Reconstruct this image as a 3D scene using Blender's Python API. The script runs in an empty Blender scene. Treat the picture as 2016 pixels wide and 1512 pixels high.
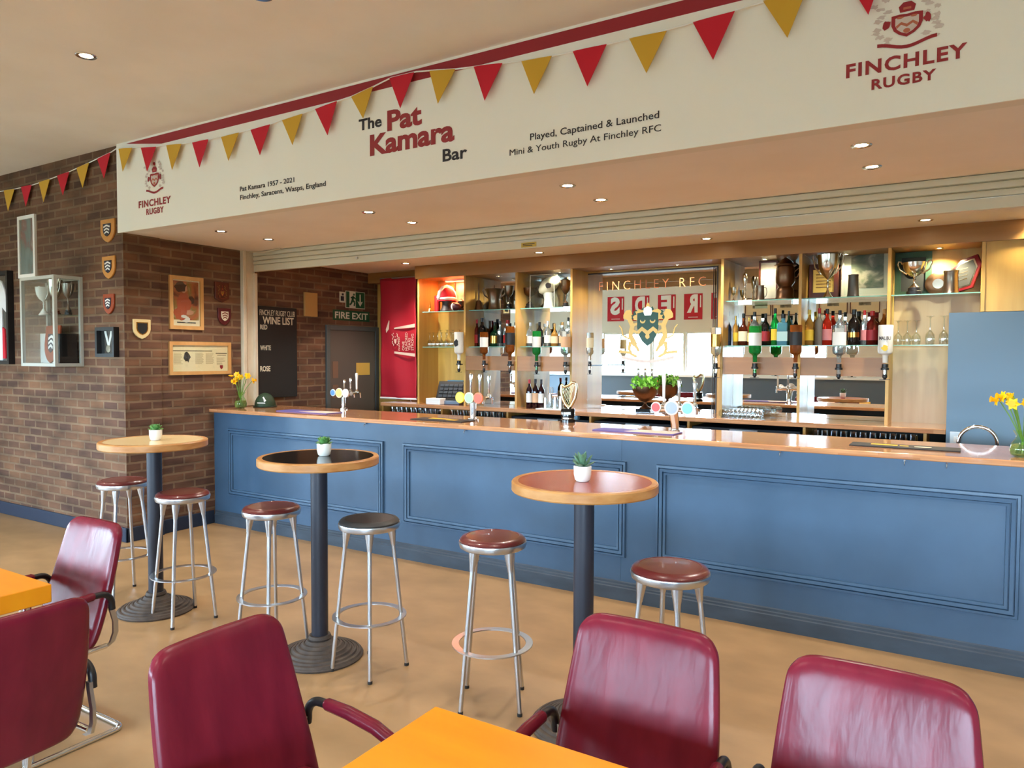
import bpy, bmesh, math, random
from mathutils import Vector, Matrix
R = math.radians
PI = math.pi
random.seed(7)
sc = bpy.context.scene
col = sc.collection

# ---------------------------------------------------------------- camera, sky, exposure
CF = Vector((-0.525254, 0.850111, -0.037691))
YAW, PITCH, ROLL, FPX = 0.5534, 0.0377, 0.0040, 1449.8
CAM = Vector((0.0, -4.7093, 1.69))
CF = Vector((-math.sin(YAW)*math.cos(PITCH), math.cos(YAW)*math.cos(PITCH), -math.sin(PITCH)))
r0 = Vector((math.cos(YAW), math.sin(YAW), 0)); u0 = r0.cross(CF)
CR = math.cos(ROLL)*r0 + math.sin(ROLL)*u0
CU = -math.sin(ROLL)*r0 + math.cos(ROLL)*u0
cd = bpy.data.cameras.new('camera'); co = bpy.data.objects.new('camera', cd); col.objects.link(co)
cd.sensor_fit = 'HORIZONTAL'; cd.sensor_width = 36.0; cd.lens = FPX/2016*36.0
cd.clip_start = 0.05; cd.clip_end = 200
co.matrix_world = Matrix(((CR.x, CU.x, -CF.x, CAM.x), (CR.y, CU.y, -CF.y, CAM.y), (CR.z, CU.z, -CF.z, CAM.z), (0, 0, 0, 1)))
sc.camera = co

def at(px, py, Y=None, X=None, Z=None):
    """photo pixel -> world point on the plane Y=.., X=.. or Z=.."""
    d = CF + CR*((px-1008)/FPX) - CU*((py-756)/FPX)
    if Y is not None: t = (Y-CAM.y)/d.y
    elif X is not None: t = (X-CAM.x)/d.x
    else: t = (Z-CAM.z)/d.z
    return CAM + d*t

w = bpy.data.worlds.new('World'); sc.world = w; w.use_nodes = True
nt = w.node_tree; nt.nodes.clear()
wo = nt.nodes.new('ShaderNodeOutputWorld'); bg = nt.nodes.new('ShaderNodeBackground')
tc = nt.nodes.new('ShaderNodeTexCoord'); sx = nt.nodes.new('ShaderNodeSeparateXYZ'); rp = nt.nodes.new('ShaderNodeValToRGB')
mr = nt.nodes.new('ShaderNodeMapRange'); mr.inputs['From Min'].default_value = -0.3; mr.inputs['From Max'].default_value = 0.7
nt.links.new(tc.outputs['Generated'], sx.inputs[0]); nt.links.new(sx.outputs['Z'], mr.inputs['Value']); nt.links.new(mr.outputs[0], rp.inputs[0])
e = rp.color_ramp.elements
e[0].position = 0.0; e[0].color = (0.10, 0.10, 0.09, 1)
e[1].position = 1.0; e[1].color = (0.44, 0.68, 1.0, 1)
for p, c in ((0.22, (0.16, 0.17, 0.15, 1)), (0.28, (0.48, 0.62, 0.70, 1)), (0.36, (0.60, 0.80, 1.0, 1))):
    k = e.new(p); k.color = c
nt.links.new(rp.outputs[0], bg.inputs['Color']); nt.links.new(bg.outputs[0], wo.inputs['Surface'])
SKY = 29.0
bg.inputs['Strength'].default_value = SKY

sc.view_settings.view_transform = 'Standard'; sc.view_settings.look = 'None'
sc.view_settings.exposure = 1.38; sc.view_settings.gamma = 1.0; sc.view_settings.use_curve_mapping = False
cy = sc.cycles
cy.use_denoising = True
cy.max_bounces = 10; cy.diffuse_bounces = 6; cy.glossy_bounces = 6; cy.transmission_bounces = 8; cy.transparent_max_bounces = 16
cy.caustics_reflective = False; cy.caustics_refractive = False
cy.sample_clamp_indirect = 15.0

# ---------------------------------------------------------------- materials
def lin(c):
    c = c/255.0
    return c/12.92 if c <= 0.04045 else ((c+0.055)/1.055)**2.4
def rgb(r, g, b): return (lin(r), lin(g), lin(b), 1.0)
MATS = {}
def mat(name, c, rough=0.5, metal=0.0, trans=0.0, ior=1.45, emit=None, estr=0.0, coat=0.0, spec=0.5, alpha=1.0):
    if name in MATS: return MATS[name]
    m = bpy.data.materials.new(name); m.use_nodes = True
    b = m.node_tree.nodes['Principled BSDF']
    b.inputs['Base Color'].default_value = rgb(*c)
    b.inputs['Roughness'].default_value = rough; b.inputs['Metallic'].default_value = metal
    b.inputs['Transmission Weight'].default_value = trans; b.inputs['IOR'].default_value = ior
    b.inputs['Coat Weight'].default_value = coat; b.inputs['Specular IOR Level'].default_value = spec
    b.inputs['Alpha'].default_value = alpha
    if emit:
        b.inputs['Emission Color'].default_value = rgb(*emit); b.inputs['Emission Strength'].default_value = estr
    MATS[name] = m; return m
def vary(m, c2, scale=(6, 6, 6), lo=0.35, hi=0.65, detail=4.0, rough2=None, bump=0.0, dist=0.0):
    """mixes the base colour with c2 through object-space noise; optional bump"""
    t = m.node_tree; b = t.nodes['Principled BSDF']
    tcn = t.nodes.new('ShaderNodeTexCoord'); mp = t.nodes.new('ShaderNodeMapping'); mp.inputs['Scale'].default_value = scale
    n = t.nodes.new('ShaderNodeTexNoise'); n.inputs['Scale'].default_value = 1.0; n.inputs['Detail'].default_value = detail
    n.inputs['Distortion'].default_value = dist
    rmp = t.nodes.new('ShaderNodeValToRGB'); rmp.color_ramp.elements[0].position = lo; rmp.color_ramp.elements[1].position = hi
    rmp.color_ramp.elements[0].color = b.inputs['Base Color'].default_value[:]; rmp.color_ramp.elements[1].color = rgb(*c2)
    t.links.new(tcn.outputs['Object'], mp.inputs[0]); t.links.new(mp.outputs[0], n.inputs['Vector']); t.links.new(n.outputs['Fac'], rmp.inputs[0])
    t.links.new(rmp.outputs[0], b.inputs['Base Color'])
    if bump:
        bp = t.nodes.new('ShaderNodeBump'); bp.inputs['Strength'].default_value = bump; bp.inputs['Distance'].default_value = 0.01
        t.links.new(n.outputs['Fac'], bp.inputs['Height']); t.links.new(bp.outputs[0], b.inputs['Normal'])
    return m
def brickmat(name, c1, c2, mortar, bw, rh, ms, rough=0.85, bump=0.6, noise=None, bias=0.0, offset=0.5):
    m = mat(name, c1, rough); t = m.node_tree; b = t.nodes['Principled BSDF']
    uv = t.nodes.new('ShaderNodeUVMap'); uv.uv_map = 'UVMap'
    br = t.nodes.new('ShaderNodeTexBrick'); br.inputs['Scale'].default_value = 1.0
    br.inputs['Brick Width'].default_value = bw; br.inputs['Row Height'].default_value = rh; br.inputs['Mortar Size'].default_value = ms
    br.inputs['Mortar Smooth'].default_value = 0.3; br.inputs['Bias'].default_value = bias; br.offset = offset
    br.inputs['Color1'].default_value = rgb(*c1); br.inputs['Color2'].default_value = rgb(*c2); br.inputs['Mortar'].default_value = rgb(*mortar)
    t.links.new(uv.outputs[0], br.inputs['Vector'])
    out = br.outputs['Color']
    if noise:
        n = t.nodes.new('ShaderNodeTexNoise'); n.inputs['Scale'].default_value = noise[0]; n.inputs['Detail'].default_value = 5
        rm = t.nodes.new('ShaderNodeMapRange'); rm.inputs['From Min'].default_value = 0.3; rm.inputs['From Max'].default_value = 0.7
        rm.inputs['To Min'].default_value = noise[1]; rm.inputs['To Max'].default_value = noise[2]
        mp = t.nodes.new('ShaderNodeMapping'); mp.inputs['Scale'].default_value = noise[3] if len(noise) > 3 else (1, 1, 1)
        mx = t.nodes.new('ShaderNodeMix'); mx.data_type = 'RGBA'; mx.blend_type = 'MULTIPLY'; mx.inputs[0].default_value = 1.0
        t.links.new(uv.outputs[0], mp.inputs[0]); t.links.new(mp.outputs[0], n.inputs['Vector']); t.links.new(n.outputs['Fac'], rm.inputs[0])
        t.links.new(out, mx.inputs[6]); t.links.new(rm.outputs[0], mx.inputs[7]); out = mx.outputs[2]
    t.links.new(out, b.inputs['Base Color'])
    if bump:
        bp = t.nodes.new('ShaderNodeBump'); bp.inputs['Strength'].default_value = bump; bp.inputs['Distance'].default_value = 0.006; bp.invert = True
        t.links.new(br.outputs['Fac'], bp.inputs['Height']); t.links.new(bp.outputs[0], b.inputs['Normal'])
    return m
def thinglass(name, tint=(1, 1, 1), refl=0.9, ior=1.45, rough=0.0):
    """thin sheet glass: straight-through transmission plus a Fresnel reflection"""
    if name in MATS: return MATS[name]
    m = bpy.data.materials.new(name); m.use_nodes = True; t = m.node_tree; t.nodes.clear()
    o = t.nodes.new('ShaderNodeOutputMaterial'); mx = t.nodes.new('ShaderNodeMixShader'); lw = t.nodes.new('ShaderNodeLayerWeight')
    pw = t.nodes.new('ShaderNodeMath'); pw.operation = 'POWER'; pw.inputs[1].default_value = 4.0
    ma = t.nodes.new('ShaderNodeMath'); ma.operation = 'MULTIPLY_ADD'; f0 = ((ior-1)/(ior+1))**2; ma.inputs[1].default_value = 1-f0; ma.inputs[2].default_value = f0
    tr = t.nodes.new('ShaderNodeBsdfTransparent'); gl = t.nodes.new('ShaderNodeBsdfGlossy')
    tr.inputs['Color'].default_value = (*tint, 1); gl.inputs['Roughness'].default_value = rough
    gl.inputs['Color'].default_value = (refl, refl, refl, 1)
    t.links.new(lw.outputs['Facing'], pw.inputs[0]); t.links.new(pw.outputs[0], ma.inputs[0])
    t.links.new(ma.outputs[0], mx.inputs[0]); t.links.new(tr.outputs[0], mx.inputs[1]); t.links.new(gl.outputs[0], mx.inputs[2]); t.links.new(mx.outputs[0], o.inputs['Surface'])
    MATS[name] = m; return m

BRICK = brickmat('brick', (112, 78, 54), (84, 57, 45), (116, 92, 70), 0.225, 0.079, 0.012, noise=(7.0, 0.55, 1.35, (0.35, 1.0, 1.0)))
CEIL = vary(mat('ceiling_paint', (238, 233, 226), 0.7), (233, 227, 219), (2, 2, 2))
WHITEWALL = mat('white_wall_paint', (226, 222, 212), 0.7)
FASCIA = mat('fascia_vinyl', (240, 238, 230), 0.55)
FLOOR = vary(mat('floor_vinyl', (170, 136, 95), 0.42), (142, 113, 77), (2.6, 3.6, 1), 0.33, 0.8, 12)
BARBLUE = vary(mat('bar_paint_blue', (66, 94, 121), 0.34), (61, 88, 114), (3, 3, 3))
DADO = mat('dado_grey', (92, 102, 112), 0.6)
SKIRT = vary(mat('skirting_paint', (64, 78, 92), 0.5), (54, 66, 78), (4, 4, 12))
NAVY = mat('navy_paint', (34, 46, 66), 0.5)
OAK = vary(mat('oak_veneer', (203, 162, 86), 0.38), (184, 140, 68), (9, 9, 0.7), 0.3, 0.7, 5, dist=0.4)
OAKH = vary(mat('oak_horizontal', (170, 118, 68), 0.35), (148, 98, 54), (0.7, 9, 9), 0.3, 0.7, 5, dist=0.4)
PALEOAK = vary(mat('oak_pale', (200, 168, 136), 0.4), (184, 150, 118), (9, 9, 0.7), 0.3, 0.7, 5, dist=0.4)
STAVE = brickmat('stave_wood', (204, 150, 106), (182, 124, 84), (178, 124, 86), 0.42, 0.042, 0.0008, rough=0.14, bump=0, noise=(3.0, 0.82, 1.12, (1.5, 14, 14)))
STAVE.node_tree.nodes['Principled BSDF'].inputs['Coat Weight'].default_value = 0.6
STAVE.node_tree.nodes['Principled BSDF'].inputs['Coat Roughness'].default_value = 0.06
SHUT = mat('shutter_grey', (206, 202, 184), 0.45)
CREAMPAINT = vary(mat('cream_paint', (214, 206, 186), 0.5), (198, 188, 164), (6, 6, 3))
MIRROR = mat('mirror_silver', (236, 238, 236), 0.0, 1.0)
CHROME = mat('chrome', (225, 228, 230), 0.12, 1.0)
ALU = mat('aluminium', (206, 208, 210), 0.28, 1.0)
STEELG = mat('steel_grey', (190, 192, 190), 0.35, 1.0)
BLACK = mat('black_plastic', (22, 22, 24), 0.4)
MATTBLACK = mat('chalkboard_black', (30, 31, 31), 0.7)
WHITE = mat('white_paint', (235, 235, 232), 0.5)
RED = mat('red_cloth', (196, 22, 44), 0.75)
GOLD = mat('gold_cloth', (206, 160, 48), 0.75)
TXRED = mat('lettering_red', (150, 40, 46), 0.55)
TXBLK = mat('lettering_black', (42, 38, 46), 0.55)
STRIPE = mat('stripe_red', (150, 34, 44), 0.55)
LEATHER = vary(mat('burgundy_leather', (116, 30, 46), 0.27, coat=0.0, spec=0.28), (100, 24, 40), (13, 13, 3), bump=0.3)
SEATRED = mat('oxblood_vinyl', (98, 38, 36), 0.28, coat=0.3)
SEATBLK = mat('black_vinyl', (44, 42, 40), 0.5)
BEECH = vary(mat('beech_edge', (192, 138, 80), 0.4), (172, 114, 58), (10, 10, 30))
TOPCREAM = mat('laminate_cream', (226, 200, 150), 0.25)
TOPBLACK = mat('laminate_black', (18, 17, 17), 0.12)
TOPRED = mat('laminate_red', (160, 68, 56), 0.2)
IRON = mat('dark_iron', (40, 42, 52), 0.42)
RUST = vary(mat('cast_iron_base', (84, 72, 62), 0.7), (68, 58, 52), (20, 20, 20))
AMBER = vary(mat('orange_laminate', (234, 150, 20), 0.35), (226, 141, 16), (2, 10, 4))
TERRA = mat('white_ceramic', (232, 228, 218), 0.45)
LEAF = vary(mat('leaf_green', (116, 168, 92), 0.5), (74, 128, 66), (30, 30, 30))
LEAFD = vary(mat('succulent_green', (112, 150, 116), 0.5), (80, 116, 88), (40, 40, 40))
STEM = mat('stem_green', (96, 136, 58), 0.5)
YELLOW = mat('daffodil_yellow', (248, 204, 20), 0.5)
YELLOWD = mat('daffodil_trumpet', (240, 170, 10), 0.5)
CLEAR = thinglass('clear_glass', (0.96, 0.98, 0.97))
PANE = thinglass('window_glass', (0.97, 0.99, 0.99))
SHELFG = thinglass('shelf_glass', (0.80, 0.92, 0.88))
SHEDGE = mat('glass_edge', (120, 176, 160), 0.15)
TUMBLER = thinglass('tumbler_glass', (0.84, 0.88, 0.88), 1.0, 2.4)
SILVER = mat('silver', (216, 208, 192), 0.18, 1.0)
PEWTER = mat('pewter', (128, 116, 102), 0.32, 1.0)
BRONZE = mat('bronze', (116, 88, 66), 0.35, 1.0)
BRASS = mat('brass', (206, 160, 80), 0.25, 1.0)
MAHOG = vary(mat('mahogany', (96, 42, 26), 0.35), (74, 30, 20), (8, 8, 2))
PINEF = vary(mat('pine_frame', (206, 160, 102), 0.45), (192, 144, 86), (10, 10, 3))
PAPER = mat('paper_cream', (228, 214, 180), 0.7)
PHOTO_D = mat('photo_dark', (60, 62, 60), 0.4)
LAMPGLOW = mat('lamp_glow', (255, 240, 214), 0.4, emit=(255, 226, 178), estr=30.0)

# ---------------------------------------------------------------- mesh helpers
class G:
    def __init__(s): s.v = []; s.f = []; s.mi = []
    def add(s, vs, fs, mi=0):
        o = len(s.v); s.v += [tuple(v) for v in vs]; s.f += [tuple(i+o for i in f) for f in fs]; s.mi += [mi]*len(fs); return s
    def box(s, x0, y0, z0, x1, y1, z1, mi=0):
        if x0 > x1: x0, x1 = x1, x0
        if y0 > y1: y0, y1 = y1, y0
        if z0 > z1: z0, z1 = z1, z0
        return s.add([(x0,y0,z0),(x1,y0,z0),(x1,y1,z0),(x0,y1,z0),(x0,y0,z1),(x1,y0,z1),(x1,y1,z1),(x0,y1,z1)],
                     [(0,3,2,1),(4,5,6,7),(0,1,5,4),(1,2,6,5),(2,3,7,6),(3,0,4,7)], mi)
    def lathe(s, prof, c=(0,0,0), n=24, mi=0, cap=True, axis='Z'):
        vs = []; fs = []; m = len(prof)
        for r, z in prof:
            for k in range(n):
                a = 2*PI*k/n; p = (r*math.cos(a), r*math.sin(a), z)
                if axis == 'Y': p = (p[0], p[2], p[1])
                if axis == 'X': p = (p[2], p[0], p[1])
                vs.append((c[0]+p[0], c[1]+p[1], c[2]+p[2]))
        for i in range(m-1):
            for k in range(n):
                a, b = i*n+k, i*n+(k+1) % n
                fs.append((a, b, b+n, a+n))
        if cap:
            if prof[0][0] > 1e-5: fs.append(tuple(range(n-1, -1, -1)))
            if prof[-1][0] > 1e-5: fs.append(tuple((m-1)*n+k for k in range(n)))
        return s.add(vs, fs, mi)
    def tube(s, pts, r, n=10, mi=0, closed=False, rs=None):
        P = [Vector(p) for p in pts]; m = len(P); vs = []; fs = []
        up = None
        for i in range(m):
            a = P[i-1] if (i > 0 or closed) else P[i]; b = P[(i+1) % m] if (i < m-1 or closed) else P[i]
            t = (b-a).normalized()
            if up is None:
                up = Vector((0, 0, 1)) if abs(t.z) < 0.9 else Vector((1, 0, 0))
            x = t.cross(up)
            if x.length < 1e-4: x = t.cross(Vector((0.3, 1, 0.2)))
            x.normalize(); up = x.cross(t).normalized()
            rr = rs[i] if rs else r
            for k in range(n):
                q = 2*PI*k/n; vs.append(P[i] + x*(rr*math.cos(q)) + up*(rr*math.sin(q)))
        L = m if closed else m-1
        for i in range(L):
            for k in range(n):
                a, b = i*n+k, i*n+(k+1) % n; c2, d = ((i+1) % m)*n+k, ((i+1) % m)*n+(k+1) % n
                fs.append((a, b, d, c2))
        if not closed:
            fs.append(tuple(range(n-1, -1, -1))); fs.append(tuple((m-1)*n+k for k in range(n)))
        return s.add(vs, fs, mi)
    def prism(s, poly, o, u, v, t, mi=0):
        """polygon (2D) in plane o+u*a+v*b, extruded by vector t"""
        o, u, v, t = Vector(o), Vector(u), Vector(v), Vector(t); n = len(poly)
        a = [o+u*p[0]+v*p[1] for p in poly]; b = [q+t for q in a]
        fs = [tuple(range(n)), tuple(range(2*n-1, n-1, -1))] + [(i, n+i, n+(i+1) % n, (i+1) % n) for i in range(n)]
        return s.add(a+b, fs, mi)
    def grid(s, fn, nu, nv, mi=0):
        vs = [fn(i/(nu-1), j/(nv-1)) for j in range(nv) for i in range(nu)]
        fs = [(j*nu+i, j*nu+i+1, (j+1)*nu+i+1, (j+1)*nu+i) for j in range(nv-1) for i in range(nu-1)]
        return s.add(vs, fs, mi)
    def build(s, name, mats, parent=None, loc=None, rotz=0.0, bevel=0.0, smooth=True, uv=False, seg=2, subsurf=0):
        me = bpy.data.meshes.new(name); me.from_pydata(s.v, [], s.f)
        if not isinstance(mats, (list, tuple)): mats = [mats]
        for m in mats: me.materials.append(m)
        if len(mats) > 1: me.polygons.foreach_set('material_index', s.mi)
        bm = bmesh.new(); bm.from_mesh(me); bmesh.ops.recalc_face_normals(bm, faces=bm.faces); bm.to_mesh(me); bm.free()
        if uv:
            l = me.uv_layers.new(name='UVMap')
            for p in me.polygons:
                nx, ny, nz = (abs(q) for q in p.normal)
                for li in p.loop_indices:
                    c = me.vertices[me.loops[li].vertex_index].co
                    l.data[li].uv = (c.x, c.y) if nz >= nx and nz >= ny else ((c.x, c.z) if ny >= nx else (c.y, c.z))
        if smooth:
            me.polygons.foreach_set('use_smooth', [True]*len(me.polygons)); me.set_sharp_from_angle(angle=R(38))
        me.update()
        o = bpy.data.objects.new(name, me); col.objects.link(o)
        if parent is not None: o.parent = parent
        if loc is not None: o.location = loc
        o.rotation_euler.z = rotz
        if bevel:
            b = o.modifiers.new('Bevel', 'BEVEL'); b.width = bevel; b.segments = seg; b.limit_method = 'ANGLE'; b.angle_limit = R(40); b.harden_normals = False
        if subsurf:
            b = o.modifiers.new('Subdivision', 'SUBSURF'); b.levels = subsurf; b.render_levels = subsurf
        return o
def thing(name, label, cat, loc=(0, 0, 0), rotz=0.0, group=None):
    o = bpy.data.objects.new(name, None); col.objects.link(o); o.empty_display_size = 0.1
    o.location = loc; o.rotation_euler.z = rotz; o['label'] = label; o['category'] = cat
    if group: o['group'] = group
    return o
def tag(o, label, cat, group=None):
    o['label'] = label; o['category'] = cat
    if group: o['group'] = group
    return o
def struct(o): o['kind'] = 'structure'; return o
def plab(o, label): o['label'] = label; return o
def kids(o): return [c for c in bpy.data.objects if c.parent is o]
def dup(root, loc, rotz, label, group=None):
    def cp(o, par):
        c = o.copy(); col.objects.link(c)
        if par is not None: c.parent = par
        for ch in KIDS.get(o.name, []): cp(ch, c)
        return c
    KIDS = {}
    for o in bpy.data.objects:
        if o.parent: KIDS.setdefault(o.parent.name, []).append(o)
    r = cp(root, None); r.location = loc; r.rotation_euler.z = rotz; r['label'] = label
    if group: r['group'] = group
    return r
def arc(c, r, a0, a1, n, u=(1, 0, 0), v=(0, 0, 1)):
    c, u, v = Vector(c), Vector(u), Vector(v)
    return [c + u*(r*math.cos(R(a0+(a1-a0)*k/n))) + v*(r*math.sin(R(a0+(a1-a0)*k/n))) for k in range(n+1)]
def text(name, s, m, o, width, height, parent=None, u=(1, 0, 0), v=(0, 0, 1), bold=0.0, ext=0.0012, space=1.0, mid=False):
    """lettering whose ink box starts at o, is `width` long along u; `height` = cap height along v"""
    cu = bpy.data.curves.new(name, 'FONT'); cu.body = s; cu.size = 1.0; cu.offset = bold; cu.space_character = space; cu.resolution_u = 3
    tmp = bpy.data.objects.new('tmp', cu); col.objects.link(tmp)
    me = bpy.data.meshes.new_from_object(tmp); bpy.data.objects.remove(tmp); bpy.data.curves.remove(cu)
    xs = [q.co.x for q in me.vertices]; x0, x1 = min(xs), max(xs)
    o, u, v = Vector(o), Vector(u).normalized(), Vector(v).normalized(); n = u.cross(v)
    CAPH = 0.69
    if mid: o = o - u*(width/2)
    g = G(); vs = []
    for q in me.vertices:
        vs.append(o + u*((q.co.x-x0)*width/(x1-x0)) + v*(q.co.y*height/CAPH) + n*ext)
    fs = [tuple(p.vertices) for p in me.polygons]
    g.add(vs, fs); bpy.data.meshes.remove(me)
    ob = g.build(name, m, parent, smooth=False)
    sm = ob.modifiers.new('Solidify', 'SOLIDIFY'); sm.thickness = ext; sm.offset = 0.0
    return ob
def downlight(loc, label, group, watts, size=62, r=0.042, name='downlight', blend=0.6, colr=(1.0, 0.92, 0.82), tilt=None):
    t = thing(name, label, 'ceiling light', loc, 0, group)
    G().lathe([(r*0.72, 0.001), (r*0.78, -0.003), (r*1.15, -0.006), (r*1.25, -0.003), (r*1.25, 0.001)], n=28, cap=False).build('trim_ring', CHROME, t)
    G().lathe([(0.0001, -0.0012), (r*0.74, -0.0012), (r*0.74, 0.0005), (0.0001, 0.0005)], n=24, cap=False).build('bulb', LAMPGLOW, t)
    ld = bpy.data.lights.new('lamp_beam', 'SPOT'); ld.energy = watts; ld.spot_size = R(size*2); ld.spot_blend = blend; ld.shadow_soft_size = r*0.7; ld.color = colr
    lo = bpy.data.objects.new('lamp_beam', ld); col.objects.link(lo); lo.parent = t; lo.location = (0, 0, -0.012)
    return t

# ================================================================ SETTING
ZC = 3.545; YF = -0.95; YW = -0.93; ZS = 2.772; XR = -6.40; YBACK = 2.42; YOPP = -8.6; XL = -10.2; XRR = 5.2
struct(G().box(XL-0.2, YOPP-0.3, -0.1, XRR+0.2, YBACK+0.2, 0).build('floor', FLOOR))
struct(G().box(XL-0.2, YOPP-0.3, ZC, XRR+0.2, YF+0.02, ZC+0.12).build('ceiling', CEIL))
# brick walls: front face left of the bar, return wall into the bar, pier
g = G(); g.box(XL, YW, 0, XR, YW+0.25, ZS)
g.box(XL, YW, ZS, XR-0.036, YW+0.25, ZC+0.1); struct(g.build('wall_left_front', BRICK, uv=True))
g = G(); g.box(XR-0.25, YW+0.25, 0, XR, -0.58, ZS); struct(g.build('wall_pier', BRICK, uv=True))
XQ = XR-0.03
g = G(); g.box(XQ-0.22, -0.58, 0, XQ, YBACK, ZS+0.1); struct(g.build('wall_return', BRICK, uv=True))
struct(G().box(XL, YW-0.018, 0, XR+0.018, YW, 0.13).box(XR, YW-0.018, 0, XR+0.018, -0.58, 0.13).box(XQ, -0.58, 0, XQ+0.018, -0.02, 0.13).build('baseboard_left', NAVY, bevel=0.004))
struct(G().box(XQ, YBACK, 0, XRR, YBACK+0.12, ZS).build('wall_back', OAK))
# bulkhead over the bar: fascia core, soffit, inner soffit
struct(G().box(XR-0.02, YF+0.006, ZS, XRR, YF+0.1, ZC+0.05).build('wall_bulkhead', WHITEWALL))
struct(G().box(XQ, YF+0.1, ZS, XRR, 0.52, ZS+0.08).box(XR-0.02, YF+0.006, ZS, XQ, -0.58, ZS+0.08).build('ceiling_soffit', CEIL))
struct(G().box(XQ, 0.51, 2.722, XRR, YBACK, 2.80).build('ceiling_inner', CEIL))
# far walls and the window wall behind the camera
struct(G().box(XRR, YOPP, 0, XRR+0.15, YBACK, ZC).build('wall_right', WHITEWALL))
WX = [(-9.4, -8.65), (-8.55, -7.72), (-7.66, -6.93), (-6.88, -6.05), (-6.0, -5.3), (-3.5, -2.7), (-0.85, 0.05), (0.15, 1.05), (1.15, 2.05), (2.15, 3.05)]
SILL, HEAD = 1.24, 2.31
def wall_with_holes(axis, pos, thick, a0, a1, holes, z0, z1):
    g = G()
    def bx(p, q, lo, hi):
        if axis == 'Y': g.box(p, pos-thick, lo, q, pos, hi)
        else: g.box(pos-thick, p, lo, pos, q, hi)
    bx(a0, a1, 0, z0); bx(a0, a1, z1, ZC)
    c = a0
    for p, q in holes: bx(c, p, z0, z1); c = q
    bx(c, a1, z0, z1); return g
struct(wall_with_holes('Y', YOPP, 0.15, XL, XRR, WX, SILL, HEAD).build('wall_window_side', WHITEWALL))
struct(G().box(XL, YOPP, 0, XRR, YOPP+0.012, SILL-0.05).build('wall_dado', DADO))
struct(G().box(XL, YOPP, SILL-0.05, XRR, YOPP+0.06, SILL).build('trim_1', WHITE))
def window(n, axis, pos, p, q, z0, z1):
    g = G(); f = 0.035
    def bx(a, b, lo, hi, d=0.05):
        if axis == 'Y': g.box(a, pos-0.06-d/2, lo, b, pos-0.06+d/2, hi)
        else: g.box(pos-0.06-d/2, a, lo, pos-0.06+d/2, b, hi)
    bx(p, p+f, z0, z1); bx(q-f, q, z0, z1); bx(p+f, q-f, z0, z0+f); bx(p+f, q-f, z1-f, z1)
    o = struct(g.build('window_%d' % n, WHITE))
    g = G(); bx(p+f, q-f, z0+f, z1-f, 0.006); g.build('window_pane', PANE, o)
    ld = bpy.data.lights.new('window_portal', 'AREA'); ld.shape = 'RECTANGLE'; ld.size = q-p; ld.size_y = z1-z0; ld.cycles.is_portal = True
    lo = bpy.data.objects.new('window_portal', ld); col.objects.link(lo)
    if axis == 'Y': lo.location = ((p+q)/2, pos-0.14, (z0+z1)/2); lo.rotation_euler = (R(90), 0, 0)
    else: lo.location = (pos-0.14, (p+q)/2, (z0+z1)/2); lo.rotation_euler = (R(90), 0, R(-90))
for i, (p, q) in enumerate(WX): window(i+1, 'Y', YOPP, p, q, SILL, HEAD)
WY = [(-8.2, -7.5), (-6.2, -5.6), (-4.6, -3.9)]
struct(wall_with_holes('X', XL, 0.15, YOPP, YW, WY, 0.7, 2.1).build('wall_left_side', WHITEWALL))
for i, (p, q) in enumerate(WY): window(20+i, 'X', XL, p, q, 0.7, 2.1)
# lawn outside
LAWN = vary(mat('lawn', (104, 108, 92), 0.9), (84, 90, 74), (0.6, 0.6, 0.6))
struct(G().box(-60, -80, -0.5, 60, YOPP-0.4, -0.35).box(-60, YOPP-0.4, -0.5, XL-0.4, 6, -0.35).build('floor_outside', LAWN))

# roller shutter rolled up above the counter, its guide post
t = thing('roller_shutter', 'cream roller shutter rolled up along the soffit above the bar opening', 'shutter', (0, 0.47, 2.5))
g = G()
sl = [2.7705, 2.722, 2.675, 2.63]
for i in range(3):
    z1, z0 = sl[i]-2.5, sl[i+1]-2.5; x0, x1 = XQ+0.05, XRR
    pr = [(-0.0, z1), (0.012, z1-0.006), (0.016, (z0+z1)/2), (0.012, z0+0.006), (0.0, z0), (-0.03, z0), (-0.03, z1)]
    g.prism([(-a, b) for a, b in pr], (x0, 0, 0), (0, 1, 0), (0, 0, 1), (x1-x0, 0, 0))
g.build('slats', SHUT, t)
G().box(XQ+0.06, -0.018, 0.062, XRR, 0.025, 0.13).build('bottom_bar', SHUT, t, bevel=0.004)
g = G(); p = at(703, 508, 0.45); g.lathe([(0.011, -0.012), (0.013, -0.004), (0.013, 0.004)], (p.x, -0.02, p.z-2.5), 12, axis='Y').build('lock_button', ALU, t)
p = at(1041, 480, 0.45)
G().box(p.x-0.07, -0.0215, p.z-2.5-0.026, p.x+0.07, -0.0185, p.z-2.5+0.012).build('maker_plate', mat('plate_yellow', (196, 168, 70), 0.4), t)
G().box(p.x-0.055, -0.0222, p.z-2.5-0.004, p.x+0.055, -0.0216, p.z-2.5+0.002).box(p.x-0.055, -0.0222, p.z-2.5-0.016, p.x+0.035, -0.0216, p.z-2.5-0.01).build('plate_text', BLACK, t)
g = G().box(XQ, 0.33, 1.16, XQ+0.05, 0.37, ZS).box(XQ, 0.37, 1.16, XQ+0.02, 0.50, ZS).box(XQ, 0.47, 1.16, XQ+0.05, 0.51, 2.55)
struct(g.build('trim_2', CREAMPAINT, bevel=0.004))
struct(G().box(XQ, 0.511, 1.16, XQ+0.03, 0.522, 2.56).build('trim_3', OAK))
G_ = G(); G_.tube([(XQ+0.06, 0.40, 2.765), (XQ+0.25, 0.42, 2.745), (XQ+0.38, 0.43, 2.76), (XQ+0.5, 0.43, 2.768)], 0.007, 8)
tag(G_.build('cable', CREAMPAINT), 'short white cable looped at the left end of the shutter', 'cable')

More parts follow.
